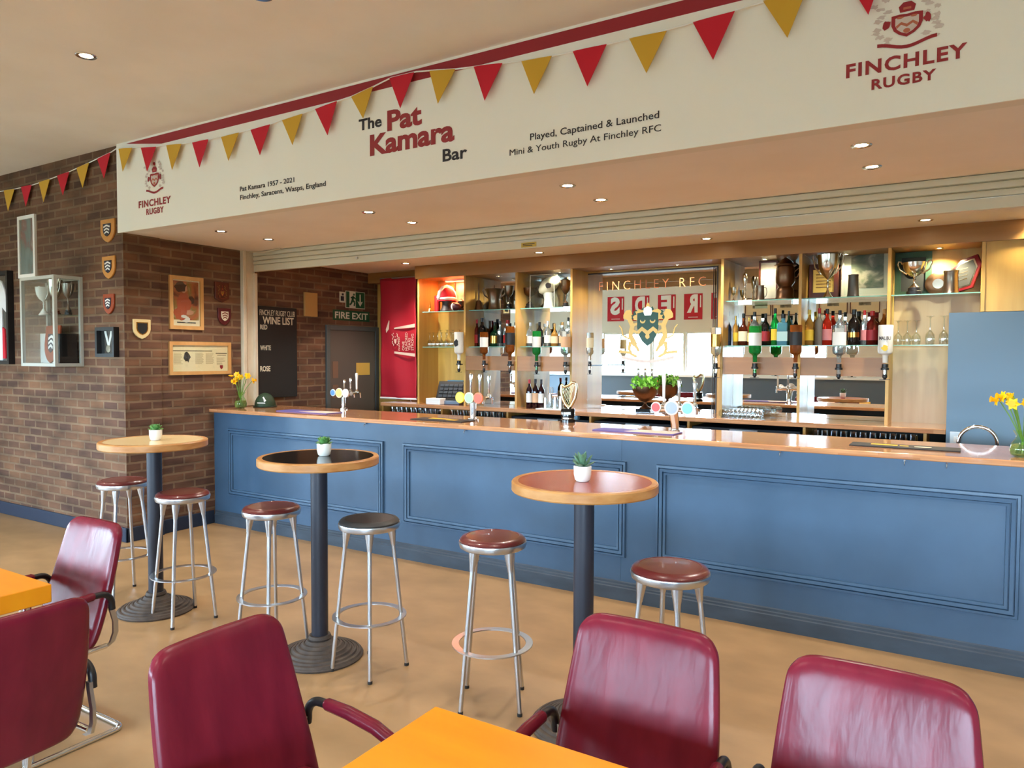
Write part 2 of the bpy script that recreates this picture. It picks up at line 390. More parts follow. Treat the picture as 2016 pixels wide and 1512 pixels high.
# ---------------------------------------------------------------- bar front and counter
XB1 = 3.2
t = thing('bar_counter', 'long blue panelled bar with wooden counter top', 'bar', (0, 0, 0))
XBL = XQ+0.002
G().box(XBL, 0.0, 0.0, -2.017, 0.05, 1.12).box(-2.0155, 0.0, 0.0, XB1, 0.05, 1.12).build('front_board', BARBLUE, t)
G().box(XBL, 0.05, 0.0, XB1, 0.60, 0.06).box(XBL, 0.06, 0.55, XB1, 0.58, 0.58).box(XB1-0.04, 0.05, 0.0, XB1, 0.6, 1.12).build('carcass', OAKH, t)
g = G().box(XBL+0.002, -0.062, 1.12, XB1+0.05, 0.68, 1.155)
g.build('counter_top', STAVE, t, uv=True, bevel=0.006)
# skirting profile
prof = [(0, 0), (-0.022, 0), (-0.022, 0.088), (-0.016, 0.094), (-0.016, 0.106), (-0.008, 0.112), (-0.008, 0.126), (0, 0.132)]
G().prism(prof, (XBL+0.02, 0, 0), (0, 1, 0), (0, 0, 1), (XB1-XBL-0.02, 0, 0)).build('skirting', SKIRT, t)
def panel_mould(x0, x1, z0, z1):
    g = G()
    pf = [(0, 0), (0, .005), (.004, .013), (.016, .014), (.0175, .002), (.0215, .002), (.023, .015), (.040, .013), (.0415, .002), (.0455, .002), (.047, .011), (.060, .009), (.062, 0)]
    c = [(x0, z0, 1, 1), (x1, z0, -1, 1), (x1, z1, -1, -1), (x0, z1, 1, -1)]
    vs = []; m = len(pf)
    for x, z, sx_, sz_ in c:
        for d, h in pf: vs.append((x+sx_*d*1.1, -h*1.5, z+sz_*d*1.1))
    fs = []
    for i in range(4):
        for k in range(m-1):
            fs.append((i*m+k, i*m+k+1, ((i+1) % 4)*m+k+1, ((i+1) % 4)*m+k))
    g.add(vs, fs); return g.build('panel_moulding', BARBLUE, t)
panel_mould(-6.205, -4.177, 0.30, 0.968)
panel_mould(-3.965, -1.978, 0.30, 0.968)
panel_mould(-1.760, 0.262, 0.30, 0.968)
panel_mould(0.475, 2.5, 0.30, 0.968)
for px in (722, 918, 1538, 1783, 1866):
    p = at(px, 850, -0.0)
    G().lathe([(0.005, -0.02), (0.005, -0.004)], (p.x, 0, 1.108), 8, axis='Y').tube([(p.x, -0.018, 1.108), (p.x, -0.03, 1.104), (p.x, -0.033, 1.092), (p.x, -0.026, 1.085)], 0.003, 6).build('bag_hook', CHROME, t)

# ---------------------------------------------------------------- fascia sign
t = thing('bar_sign', 'long white fascia sign with red and dark lettering and club crests', 'sign', (0, YF, ZS))
G().box(XR-0.035, -0.006, -0.004, XRR, 0.006, ZC-ZS).build('sign_panel', FASCIA, t)
zst = at(980, 108, YF).z
x0 = at(251, 290, YF).x
G().prism([(x0, zst+0.035), (x0+0.5, zst-0.037), (XRR-0.1, zst-0.037), (XRR-0.1, zst+0.037), (x0, zst+0.037)], (0, -0.0072, -ZS), (1, 0, 0), (0, 0, 1), (0, 0.001, 0)).build('red_stripe', STRIPE, t)
def ftext(s, p0, p1, ptop, m, bold=0.0, name='lettering'):
    a = at(*p0, YF); b = at(*p1, YF); c = at(p0[0], ptop, YF)
    z = (a.z+b.z)/2
    return text(name, s, m, (a.x, -0.0072, z-ZS), b.x-a.x, c.z-a.z, t, bold=bold, space=1.14 if s.isupper() else 1.0)
ftext('The', (708, 257), (753, 249.5), 236, TXBLK, 0.025)
ftext('Pat', (764, 255), (832, 246), 218, TXRED, 0.035)
ftext('Kamara', (730, 305), (896, 277), 267, TXRED, 0.035)
ftext('Bar', (873, 318.5), (921, 311), 295, TXBLK, 0.02)
ftext('Pat Kamara 1957 - 2021', (474, 376), (581, 360), 367, TXBLK, 0.012)
ftext('Finchley, Saracens, Wasps, England', (474.5, 394), (643, 366), 385, TXBLK, 0.012)
ftext('Played, Captained & Launched', (1045, 277), (1298.6, 233), 264, TXBLK, 0.006)
ftext('Mini & Youth Rugby At Finchley RFC', (1004.7, 307), (1302.5, 259), 295, TXBLK, 0.0)
ftext('FINCHLEY', (1666, 155), (1904, 112), 130, TXRED, 0.03)
ftext('RUGBY', (1716, 178), (1843, 156), 159, TXRED, 0.03)
ftext('FINCHLEY', (275, 409), (338, 400), 396.5, TXRED, 0.03)
ftext('RUGBY', (290, 423), (324, 418), 412, TXRED, 0.03)
CRPALE = mat('crest_pale', (206, 192, 186), 0.6); CRMID = mat('crest_orange', (184, 104, 78), 0.6)
def blob(cx, cz, rx, rz, rnd, n=26, j=0.22):
    return [(cx+rx*(1+rnd.uniform(-j, j))*math.cos(2*PI*k/n), cz+rz*(1+rnd.uniform(-j, j))*math.sin(2*PI*k/n)) for k in range(n)]
SHIELD = [(-.5, .5), (-.25, .53), (0, .5), (.25, .53), (.5, .5), (.5, .05), (.42, -.2), (.25, -.4), (0, -.55), (-.25, -.4), (-.42, -.2), (-.5, .05)]
def sc2(poly, cx, cz, s, sz=None): return [(cx+a*s, cz+b*(sz or s)) for a, b in poly]
def crest(parent, c, w, h, y, pal, dark, mid, name='crest'):
    """heraldic club crest: faint mantling and supporters, outlined shield, helmet and scroll"""
    cx, cz = c; rnd = random.Random(4); e = Vector((0, 0.0003, 0)); lay = [0]
    def P(g, poly):
        lay[0] += 1; g.prism(poly, (0, y-0.00006*lay[0]-0.0004, 0), (1, 0, 0), (0, 0, 1), e)
    g = G()
    for sx_ in (-1, 1):
        for i in range(12):
            P(g, blob(cx+sx_*w*(0.20+0.24*rnd.random()), cz-h*0.34+i*h*0.07, w*0.055, h*0.035, rnd, 14, 0.45))
    g.build(name+'_mantling', pal, parent, smooth=False)
    g = G(); zc = cz-h*0.07
    P(g, sc2(SHIELD, cx, zc, w*0.40, h*0.38))
    for sx_ in (-1, 1): P(g, blob(cx+sx_*w*.26, zc+h*.06, w*.05, h*.08, rnd, 12, .3))
    sw = [(cx+(-1+k/6)*w*0.38, cz-h*0.37-h*0.05*math.cos((-1+k/6)*PI)) for k in range(13)]
    P(g, sw+[(x, z-h*0.06) for x, z in reversed(sw)])
    P(g, [(cx-w*.09, cz+h*.16), (cx+w*.09, cz+h*.16), (cx+w*.11, cz+h*.26), (cx+w*.05, cz+h*.33), (cx-w*.05, cz+h*.33), (cx-w*.11, cz+h*.26)])
    P(g, blob(cx, cz+h*.42, w*.05, h*.06, rnd, 12, .3))
    g.build(name+'_shield', dark, parent, smooth=False)
    g = G(); P(g, sc2(SHIELD, cx, zc, w*0.30, h*0.28)); g.build(name+'_field', pal, parent, smooth=False)
    g = G(); ch = [(-.42, .08), (-.22, .28), (0, .12), (.22, .28), (.42, .08), (.38, -.08), (.22, .12), (0, -.06), (-.22, .12), (-.38, -.08)]
    P(g, sc2(ch, cx, zc-h*.02, w*0.34, h*0.30)); P(g, blob(cx, zc-h*.10, w*.045, h*.04, rnd, 12, .12))
    for sx_ in (-1, 1): P(g, blob(cx+sx_*w*.09, zc+h*.14, w*.045, h*.02, rnd, 10, .2))
    P(g, [(cx-w*.05, cz+h*.2), (cx+w*.05, cz+h*.2), (cx+w*.05, cz+h*.24), (cx-w*.05, cz+h*.24)])
    g.build(name+'_charges', mid, parent, smooth=False)
a = at(1786, 42, YF); b = at(1865, 42, YF); top = at(1786, -12, YF); bot = at(1786, 98, YF)
crest(t, (a.x, a.z-ZS), (b.x-a.x)*2, (top.z-bot.z)*1.02, -0.0075, CRPALE, STRIPE, CRMID)
a = at(306, 350, YF); b = at(328, 350, YF); top = at(306, 318, YF); bot = at(306, 384, YF)
crest(t, (a.x, a.z-ZS), (b.x-a.x)*2, top.z-bot.z, -0.0075, CRPALE, STRIPE, CRMID)

# ---------------------------------------------------------------- bunting
def bunting(label, flags, cord, y):
    p0 = at(*cord[0], y); t = thing('bunting', label, 'bunting', (p0.x, y, p0.z))
    O = Vector((p0.x, y, p0.z))
    pts = [at(a, b, y)-O for a, b in cord]
    G().tube(pts, 0.0045, 6).build('cord', WHITE, t)
    for c, *tri in flags:
        P = [at(a, b, y)-O for a, b in tri]
        nx = Vector((0, -0.004, 0)); tip = P[2]+Vector((0, -0.012, 0))
        m = (P[0]+P[1])/2+Vector((0, -0.006, 0))
        g = G(); vs = [P[0]+nx, m, P[1]+nx, tip]; bk = [q+Vector((0, 0.0025, 0)) for q in vs]
        g.add(vs+bk, [(0, 1, 3), (1, 2, 3), (5, 4, 7), (6, 5, 7), (0, 4, 5, 1), (1, 5, 6, 2), (2, 6, 7, 3), (3, 7, 4, 0)])
        g.build('pennant', RED if c == 'r' else GOLD, t)
bunting('string of red and gold pennants sagging across the brick wall on the left',
    [('g', (8, 375), (29, 372), (18, 416)), ('r', (42, 368), (63, 364), (53, 407)), ('g', (77, 359), (99, 352), (88, 398)), ('r', (113, 346), (137, 338), (126, 385)), ('g', (151, 331), (176, 320), (165, 370)), ('r', (192, 313), (218, 300), (207, 352))],
    [(-40, 384), (0, 377), (30, 372), (65, 364), (100, 352), (137, 338), (176, 320), (218, 300), (233, 290)], YW-0.025)
bunting('string of red and gold pennants along the left half of the white sign',
    [('g', (234, 293), (261, 291), (244, 338)), ('r', (278, 291), (308, 289), (292, 338)), ('g', (328, 286), (358, 283), (341, 335)), ('r', (379, 281), (411, 274), (395, 330)), ('g', (436, 270), (471, 261), (452, 317)), ('r', (494, 256), (532, 245), (514, 306)), ('g', (556, 237), (596, 224), (578, 286)), ('r', (621, 215), (664, 199), (647, 267)), ('g', (692, 191), (735, 170), (717, 234))],
    [(233, 290), (290, 290), (340, 285), (395, 278), (453, 265), (513, 250), (576, 230), (643, 206), (692, 190), (736, 170), (770, 153)], YF-0.036)
bunting('string of red and gold pennants along the right half of the white sign',
    [('r', (767, 154), (816, 142), (790, 214)), ('g', (846, 140), (897, 136), (864, 205)), ('r', (933, 131), (990, 124), (956, 199)), ('g', (1027, 121), (1087, 110), (1053, 186)), ('r', (1128, 101), (1195, 87), (1158, 171)), ('g', (1239, 76), (1313, 61), (1274, 145)), ('r', (1364, 44), (1447, 22), (1405, 119)), ('g', (1502, 2), (1590, -24), (1551, 76)), ('r', (1660, -52), (1748, -80), (1710, 31))],
    [(770, 153), (820, 141), (860, 138), (897, 136), (960, 128), (1057, 116), (1160, 95), (1276, 68), (1405, 34), (1546, -10), (1704, -66), (1850, -110)], YF-0.036)

# ---------------------------------------------------------------- downlights
SO = [(-5.575, -0.535), (-5.575, -0.02), (-3.865, -0.52), (-3.865, -0.01), (-2.18, -0.52), (-2.18, -0.025), (-0.485, -0.545), (-0.485, -0.05), (1.2, -0.53), (1.2, -0.03)]
side = ['far left', 'second from left', 'third from left', 'right-hand', 'unseen right']
for i, (x, y) in enumerate(SO):
    downlight((x, y, ZS), '%s soffit downlight %s' % (['leftmost', 'second-from-left', 'third-from-left', 'rightmost', 'out of frame right'][i//2], ['beside the sign edge', 'beside the rolled shutter'][i % 2]), 'ceiling light' and 'soffit downlights', 19)
IN = [(-5.36, 1.70), (-3.65, 1.70), (-1.96, 1.68), (-0.29, 1.64)]
for i, (x, y) in enumerate(IN):
    downlight((x, y, 2.722), ['downlight behind the shutter above the red banner', 'downlight behind the shutter above the left glass shelves', 'downlight behind the shutter above the right end of the mirror', 'downlight behind the shutter above the lidded tankard shelf'][i], 'back bar downlights', 34)
CE = [(-4.70, -2.15), (-3.14, -2.10)] + [(x, y) for x in (-7.9, -6.3, -1.5, 0.2, 1.9) for y in (-2.12,)] + [(x, y) for x in (-7.9, -6.3, -4.7, -3.1, -1.5, 0.2, 1.9) for y in (-4.4, -6.6)]
for i, (x, y) in enumerate(CE):
    downlight((x, y, ZC), 'lit ceiling downlight nearest the left table' if i == 0 else ('lit ceiling downlight cut by the top edge of the photo' if i == 1 else 'room ceiling downlight outside the view'), 'room ceiling downlights', 22, size=58, r=0.05)

# ================================================================ FURNITURE
TH = 1.13
def poseur_table(x, y, topmat, label):
    t = thing('poseur_table', label, 'bar table', (x, y, 0), 0, 'tall round bar tables')
    prof = [(0.235, 0.0), (0.24, 0.010), (0.235, 0.018)]
    rr, z = 0.235, 0.018
    for k in range(7):
        r1 = rr-0.026; prof += [(rr-0.004, z), (rr-0.010, z+0.010), (r1+0.006, z+0.011), (r1+0.004, z+0.008)]; rr = r1; z += 0.009+0.0012*k
    prof += [(0.064, z+0.004), (0.058, z+0.02), (0.0, z+0.02)]
    G().lathe(prof, n=48).build('base', RUST, t)
    G().lathe([(0.046, z), (0.046, TH-0.045), (0.0, TH-0.045)], n=32).build('pole', IRON, t)
    G().lathe([(0.14, TH-0.052), (0.14, TH-0.046)], n=32).build('mounting_plate', IRON, t)
    G().lathe([(0.29, TH-0.046), (0.325, TH-0.046), (0.33, TH-0.04), (0.33, TH-0.006), (0.325, TH), (0.300, TH), (0.300, TH-0.006)], n=64).lathe([(0.0, TH-0.046), (0.29, TH-0.046)], n=64, cap=False).build('edge_band', BEECH, t)
    G().lathe([(0.0, TH-0.001), (0.3, TH-0.001), (0.3, TH-0.03), (0.0, TH-0.03)], n=64, cap=False).build('table_top', topmat, t)
    return t
pL = at(304, 868, Z=TH); pM = at(627, 897, Z=TH); pR = at(1152, 946, Z=TH)
TL, TM, TR = (-4.54, -1.84), (-3.06, -1.80), (-1.46, -1.72)
poseur_table(*TL, TOPCREAM, 'tall round table with a cream top by the brick pillar')
poseur_table(*TM, TOPBLACK, 'tall round table with a glossy black top')
poseur_table(*TR, TOPRED, 'tall round table with a red top')

def succulent(x, y, label, kind):
    t = thing('potted_succulent', label, 'plant', (x, y, TH), 0, 'little potted succulents')
    G().lathe([(0.0, 0.0), (0.026, 0.0), (0.034, 0.008), (0.039, 0.03), (0.040, 0.066), (0.038, 0.07), (0.036, 0.066), (0.035, 0.055), (0.0, 0.055)], n=28).build('pot', TERRA, t)
    G().lathe([(0.035, 0.056), (0.0, 0.060)], n=20, cap=False).build('soil', mat('soil', (60, 44, 32), 0.9), t)
    g = G(); rnd = random.Random(kind)
    rings = [(8, 62, 0.052), (7, 42, 0.056), (6, 24, 0.056), (4, 8, 0.05)] if kind != 3 else [(7, 55, 0.066), (6, 32, 0.078), (4, 12, 0.078)]
    for n, tilt, ln in rings:
        off = rnd.random()*6
        for k in range(n):
            a = off+2*PI*k/n+rnd.uniform(-.15, .15); tl = R(tilt+rnd.uniform(-6, 6))
            d = Vector((math.cos(a)*math.sin(tl), math.sin(a)*math.sin(tl), math.cos(tl))); sd = Vector((-math.sin(a), math.cos(a), 0)); nn = d.cross(sd)
            wd = 0.014 if kind != 3 else 0.011
            P = []; o = Vector((0, 0, 0.058))
            for f, ww, b in ((0.05, .5, 0), (0.35, .95, 0.002), (0.7, 1.0, 0.004), (0.9, .6, 0.004), (1.0, .05, 0.006)):
                c = o+d*(ln*f)-nn*b
                P += [c+sd*(wd*ww), c+nn*(0.004*ww), c-sd*(wd*ww), c-nn*(0.004*ww)]
            fs = [(i*4+j, i*4+(j+1) % 4, i*4+4+(j+1) % 4, i*4+4+j) for i in range(4) for j in range(4)]
            g.add(P, fs)
    g.build('leaves', LEAFD if kind == 3 else LEAF, t)
succulent(TL[0]+0.02, TL[1]+0.0, 'small succulent in a white pot on the cream-topped table', 1)
succulent(TM[0]+0.01, TM[1]+0.03, 'small succulent in a white pot on the black-topped table', 2)
succulent(TR[0]+0.0, TR[1]-0.02, 'spiky succulent in a white pot on the red-topped table', 3)

def bar_stool(x, y, ang, label, padmat):
    t = thing('bar_stool', label, 'stool', (x, y, 0), R(ang), 'round aluminium bar stools')
    SH = 0.815
    G().lathe([(0.0, SH-0.052), (0.150, SH-0.052), (0.160, SH-0.046), (0.165, SH-0.026), (0.163, SH-0.018), (0.150, SH-0.018)], n=48).build('seat_ring', ALU, t)
    G().lathe([(0.158, SH-0.02), (0.160, SH-0.010), (0.150, SH+0.001), (0.130, SH+0.006), (0.128, SH+0.004), (0.06, SH+0.006), (0.0, SH+0.006)], n=48).build('seat_pad', padmat, t)
    rt, rb = 0.118, 0.198
    for k in range(4):
        a = PI/2*k; d = Vector((math.cos(a), math.sin(a), 0))
        top = d*rt+Vector((0, 0, SH-0.054)); bot = d*rb+Vector((0, 0, 0.012))
        ax = (bot-top)
        G().tube([top+ax*0.09, bot], 0.0108, 14).build('leg', ALU, t)
        g = G().tube([top, top+ax*0.03, top+ax*0.085, top+ax*0.125], 0.02, 14, rs=[0.024, 0.022, 0.0155, 0.0125]); g.build('leg_socket', ALU, t)
        G().tube([bot-Vector((0, 0, 0.0))-ax*0.004, d*rb+Vector((0, 0, 0.0))], 0.0125, 12).build('foot_cap', mat('rubber', (40, 38, 36), 0.7), t)
    zr = 0.29; rr = rb+(rt-rb)*(zr/(SH-0.054))
    G().lathe([(rr-0.004, zr), (rr+0.030, zr), (rr+0.030, zr+0.006), (rr-0.004, zr+0.006), (rr-0.004, zr)], n=56, cap=False).build('foot_ring', ALU, t)
    return t
ST = []
for q in ((241, 944), (359.6, 968), (534.5, 995.6), (727, 1020), (970, 1055), (1319.6, 1114)):
    p = at(*q, Z=0.818); ST.append((p.x, p.y))
bar_stool(*ST[0], 40, 'oxblood bar stool left of the cream-topped table, nearest the brick pillar', SEATRED)
bar_stool(*ST[1], 36, 'oxblood bar stool just right of the cream-topped table', SEATRED)
bar_stool(*ST[2], 43, 'oxblood bar stool left of the black-topped table', SEATRED)
bar_stool(*ST[3], 43, 'black-seated bar stool right of the black-topped table', SEATBLK)
bar_stool(*ST[4], -16, 'oxblood bar stool left of the red-topped table', SEATRED)
bar_stool(*ST[5], 33, 'oxblood bar stool right of the red-topped table', SEATRED)

def dining_table(x0, y0, x1, y1, label, z=0.75, ap=0.075):
    cx, cy_ = (x0+x1)/2, (y0+y1)/2
    t = thing('dining_table', label, 'table', (cx, cy_, 0), 0, 'orange wooden tables')
    hx, hy = abs(x1-x0)/2, abs(y1-y0)/2
    G().box(-hx, -hy, z-ap, hx, hy, z).build('table_top', AMBER, t, bevel=0.004)
    for sx_ in (-1, 1):
        for sy_ in (-1, 1):
            G().tube([(sx_*(hx-0.07), sy_*(hy-0.07), 0), (sx_*(hx-0.07), sy_*(hy-0.07), z-ap+0.002)], 0.022, 16).build('leg', CHROME, t)
    return t
dining_table(-1.195, -4.4, 0.15, -3.16, 'orange table in the middle foreground with burgundy chairs around it')
dining_table(-4.5, -4.4, -3.17, -3.16, 'orange table corner at the left edge behind a burgundy chair back')

def armchair(x, y, rot, label):
    """burgundy cantilever armchair; local frame: faces -Y, back at y=0"""
    t = thing('armchair', label, 'armchair', (x, y, 0), R(rot), 'burgundy leather cantilever armchairs')
    # backrest: curved shell, thick
    HB, ZB = 0.915, 0.385
    def backrest():
        nu, nv = 17, 15
        def prof(v):       # y of the shell centre at height fraction v
            return -0.112+0.150*v+0.012*math.sin(v*PI)+0.010*v**4
        def hw(v): return 0.244-0.036*v+0.010*math.sin(v*PI)
        rc = 0.06
        pts = []
        def outline(u, v):
            z = ZB+(HB-ZB)*v; hx = hw(v); x_ = (u*2-1)*hx
            # rounded top corners
            zt = HB; dx = abs(x_)-(hx-rc)
            if z > zt-rc and dx > 0:
                dz = z-(zt-rc); L = math.hypot(dx, dz)
                m = max(dx, dz)
                if L > 1e-6:
                    s_ = m/L; x_ = math.copysign((hx-rc)+dx*s_, x_); z = zt-rc+dz*s_
            zb = ZB; dx = abs(x_)-(hx-rc)
            if z < zb+rc and dx > 0:
                dz = (zb+rc)-z; L = math.hypot(dx, dz); m = max(dx, dz)
                if L > 1e-6: s_ = m/L; x_ = math.copysign((hx-rc)+dx*s_, x_); z = zb+rc-dz*s_
            bow = 0.018*(1-(u*2-1)**2)
            return x_, prof(v)+bow, z
        us = [0, .03, .08, .14] + [0.14+0.72*k/10 for k in range(1, 10)] + [.86, .92, .97, 1]
        vsn = [0, .03, .08, .2, .35, .5, .65, .78, .85, .88, .91, .94, .97, 1]
        vs = []; F = []
        nu, nv = len(us), len(vsn)
        for side in (0, 1):
            for v in vsn:
                for u in us:
                    a, b, c = outline(u, v)
                    edge = min(u, 1-u)/0.06; ev = min((1-v)/0.07, (v+0.02)/0.06); q = max(0.0, min(1, edge, ev)); th = 0.010+0.013*math.sqrt(1-(1-q)**2)
                    pad = 0.012*math.sin(min(1, max(0, v))*PI)*(1-(2*u-1)**2) if side == 0 else 0
                    vs.append((a, b-(th+pad) if side == 0 else b+th, c))
        N = nu*nv
        for j in range(nv-1):
            for i in range(nu-1):
                a = j*nu+i; F.append((a, a+1, a+nu+1, a+nu)); F.append((N+a+1, N+a, N+a+nu, N+a+nu+1))
        for i in range(nu-1):
            F.append((i+1, i, N+i, N+i+1)); k = (nv-1)*nu+i; F.append((k, k+1, N+k+1, N+k))
        for j in range(nv-1):
            a = j*nu; F.append((a, a+nu, N+a+nu, N+a)); b = a+nu-1; F.append((b+nu, b, N+b, N+b+nu))
        return G().add(vs, F)
    backrest().build('backrest', LEATHER, t, subsurf=1)
    # seat cushion
    def seat():
        vs = []; F = []; nu, nv = 13, 13
        for side in (0, 1):
            for j in range(nv):
                for i in range(nu):
                    u, v = i/(nu-1)*2-1, j/(nv-1)
                    hx = 0.235-0.02*(1-v); y_ = -0.075-0.44*v
                    if v > .85: hx -= 0.05*((v-.85)/.15)**2
                    z_ = 0.437+0.010*math.sin(v*PI)-0.03*max(0, v-.8)/.2+0.02*max(0, .12-v)/.12
                    q = min(1, (1-abs(u))/0.14, (v+.03)/0.1, (1.02-v)/0.1); th = 0.012+0.028*math.sqrt(max(0, 1-(1-q)**2))
                    vs.append((u*hx, y_, z_+(th if side == 0 else -th*0.8)))
        N = nu*nv
        for j in range(nv-1):
            for i in range(nu-1):
                a = j*nu+i; F.append((a, a+1, a+nu+1, a+nu)); F.append((N+a+1, N+a, N+a+nu, N+a+nu+1))
        for i in range(nu-1):
            F.append((i+1, i, N+i, N+i+1)); k = (nv-1)*nu+i; F.append((k, k+1, N+k+1, N+k))
        for j in range(nv-1):
            a = j*nu; F.append((a, a+nu, N+a+nu, N+a)); b = a+nu-1; F.append((b+nu, b, N+b, N+b+nu))
        return G().add(vs, F)
    seat().build('seat', LEATHER, t, subsurf=1)
    # cantilever frame: floor runners joined at the rear, uprights in front, rails under the seat, side straps up the back
    hx = 0.258
    def run(s):
        return [(s*hx, -0.02, 0.011)]+[(s*hx, -0.40, 0.011)]+[tuple(p) for p in arc((s*hx, -0.44, 0.071), 0.06, 270, 190, 6, (0, 1, 0), (0, 0, 1))]+[(s*hx, -0.46, 0.33)]+[tuple(p) for p in arc((s*hx, -0.40, 0.34), 0.055, 180, 95, 6, (0, 1, 0), (0, 0, 1))]+[(s*hx, -0.06, 0.405)]
    a = run(1); b = run(-1)
    pts = a[::-1][:-1]+[(hx, -0.035, 0.011)]+[tuple(p) for p in arc((hx-0.04, -0.03, 0.011), 0.04, 0, 90, 5, (1, 0, 0), (0, 1, 0))]+[tuple(p) for p in arc((-hx+0.04, -0.03, 0.011), 0.04, 90, 180, 5, (1, 0, 0), (0, 1, 0))]+b[1:]
    G().tube(pts, 0.0115, 12).build('frame', CHROME, t)
    G().tube([(-hx, -0.40, 0.392), (hx, -0.40, 0.392)], 0.009, 10).tube([(-hx, -0.15, 0.40), (hx, -0.15, 0.40)], 0.009, 10).build('seat_rail', CHROME, t)
    for s in (-1, 1):
        g = G(); st = [(-0.06, 0.395), (-0.028, 0.41), (-0.012, 0.45), (-0.012, 0.50), (-0.028, 0.56), (-0.03, 0.585)]
        vs = []
        for y_, z_ in st:
            for dx in (-0.006, 0.006):
                for dy in (-0.011, 0.011): vs.append((s*(hx-0.012)+dx, y_+dy, z_))
        F = []
        for i in range(len(st)-1):
            o = i*4
            for q in ((0, 1), (1, 3), (3, 2), (2, 0)): F.append((o+q[0], o+q[1], o+4+q[1], o+4+q[0]))
        F += [(0, 2, 3, 1), tuple(4*(len(st)-1)+k for k in (0, 1, 3, 2))]
        g.add(vs, F).build('side_strap', STEELG, t)
        am = [(s*hx, -0.03, 0.56), (s*hx, -0.032, 0.575)]+[tuple(p) for p in arc((s*hx, -0.085, 0.585), 0.053, 5, 95, 7, (0, 1, 0), (0, 0, 1))]+[(s*hx, -0.115, 0.638)]
        G().tube(am, 0.0135, 12).build('arm_bracket', BLACK, t)
        ar = [(s*hx, -0.11, 0.638), (s*hx, -0.118, 0.6385), (s*(hx+0.004), -0.20, 0.632), (s*(hx+0.008), -0.30, 0.614), (s*(hx+0.008), -0.38, 0.586), (s*(hx+0.006), -0.40, 0.576)]
        G().tube(ar, 0.02, 14, rs=[0.014, 0.0185, 0.020, 0.0205, 0.0195, 0.012]).build('armrest', LEATHER, t)
    return t
armchair(-0.776, -2.745, 0, 'burgundy armchair behind the middle table with an armrest beside the orange top')
KID = bpy.data.objects['armchair']
dup(KID, (-0.172, -2.735, 0), 0, 'burgundy armchair at the right, rightmost of the five')
dup(KID, (-3.465, -2.86, 0), 0, 'burgundy armchair at the far side of the left table corner, nearest the brick wall')
dup(KID, (-1.735, -3.40, 0), R(90), 'burgundy armchair at the left side of the middle table, its armrest touching the table corner')
dup(KID, (-2.47, -3.62, 0), R(-90), 'burgundy armchair seen from behind at the bottom left edge')

# ================================================================ WALL DECORATION
def framed(name, label, cat, loc, rot, w, h, fw, fmat, mount=None, mb=0.0, pic=None, depth=0.022, group=None, picdz=0.0, glass=True):
    t = thing(name, label, cat, loc, rot, group)
    x, z = w/2, h/2
    g = G()
    for a in ([(-x, -z), (x, -z), (x-fw, -z+fw), (-x+fw, -z+fw)], [(x, -z), (x, z), (x-fw, z-fw), (x-fw, -z+fw)], [(x, z), (-x, z), (-x+fw, z-fw), (x-fw, z-fw)], [(-x, z), (-x, -z), (-x+fw, -z+fw), (-x+fw, z-fw)]):
        g.prism(a, (0, 0, 0), (1, 0, 0), (0, 0, 1), (0, -depth, 0))
    g.build('frame', fmat, t)
    if mount: G().box(-x+fw, -0.006, -z+fw, x-fw, -0.002, z-fw).build('mount', mount, t)
    if pic: G().box(-x+fw+mb, -0.0085, -z+fw+mb+picdz, x-fw-mb, -0.0065, z-fw-mb+max(0, picdz)*0).build('picture', pic, t)
    if glass: G().box(-x+fw, -0.0165, -z+fw, x-fw, -0.015, z-fw).build('glass', PANE, t)
    return t
def photo(name, stops, scale=(5, 5, 5), detail=3):
    if name in MATS: return MATS[name]
    m = mat(name, stops[0][1], 0.35); t = m.node_tree; b = t.nodes['Principled BSDF']
    tcn = t.nodes.new('ShaderNodeTexCoord'); mp = t.nodes.new('ShaderNodeMapping'); mp.inputs['Scale'].default_value = scale
    n = t.nodes.new('ShaderNodeTexNoise'); n.inputs['Scale'].default_value = 1; n.inputs['Detail'].default_value = detail; n.inputs['Distortion'].default_value = 0.6
    r = t.nodes.new('ShaderNodeValToRGB'); e = r.color_ramp.elements
    while len(e) < len(stops): e.new(0.5)
    for k, (p, c) in enumerate(stops): e[k].position = p; e[k].color = rgb(*c)
    t.links.new(tcn.outputs['Object'], mp.inputs[0]); t.links.new(mp.outputs[0], n.inputs['Vector']); t.links.new(n.outputs['Fac'], r.inputs[0]); t.links.new(r.outputs[0], b.inputs['Base Color'])
    return m
SHP = [(-.5, .5), (.5, .5), (.5, .0), (.46, -.15), (.36, -.3), (.2, -.42), (0, -.5), (-.2, -.42), (-.36, -.3), (-.46, -.15), (-.5, .0)]
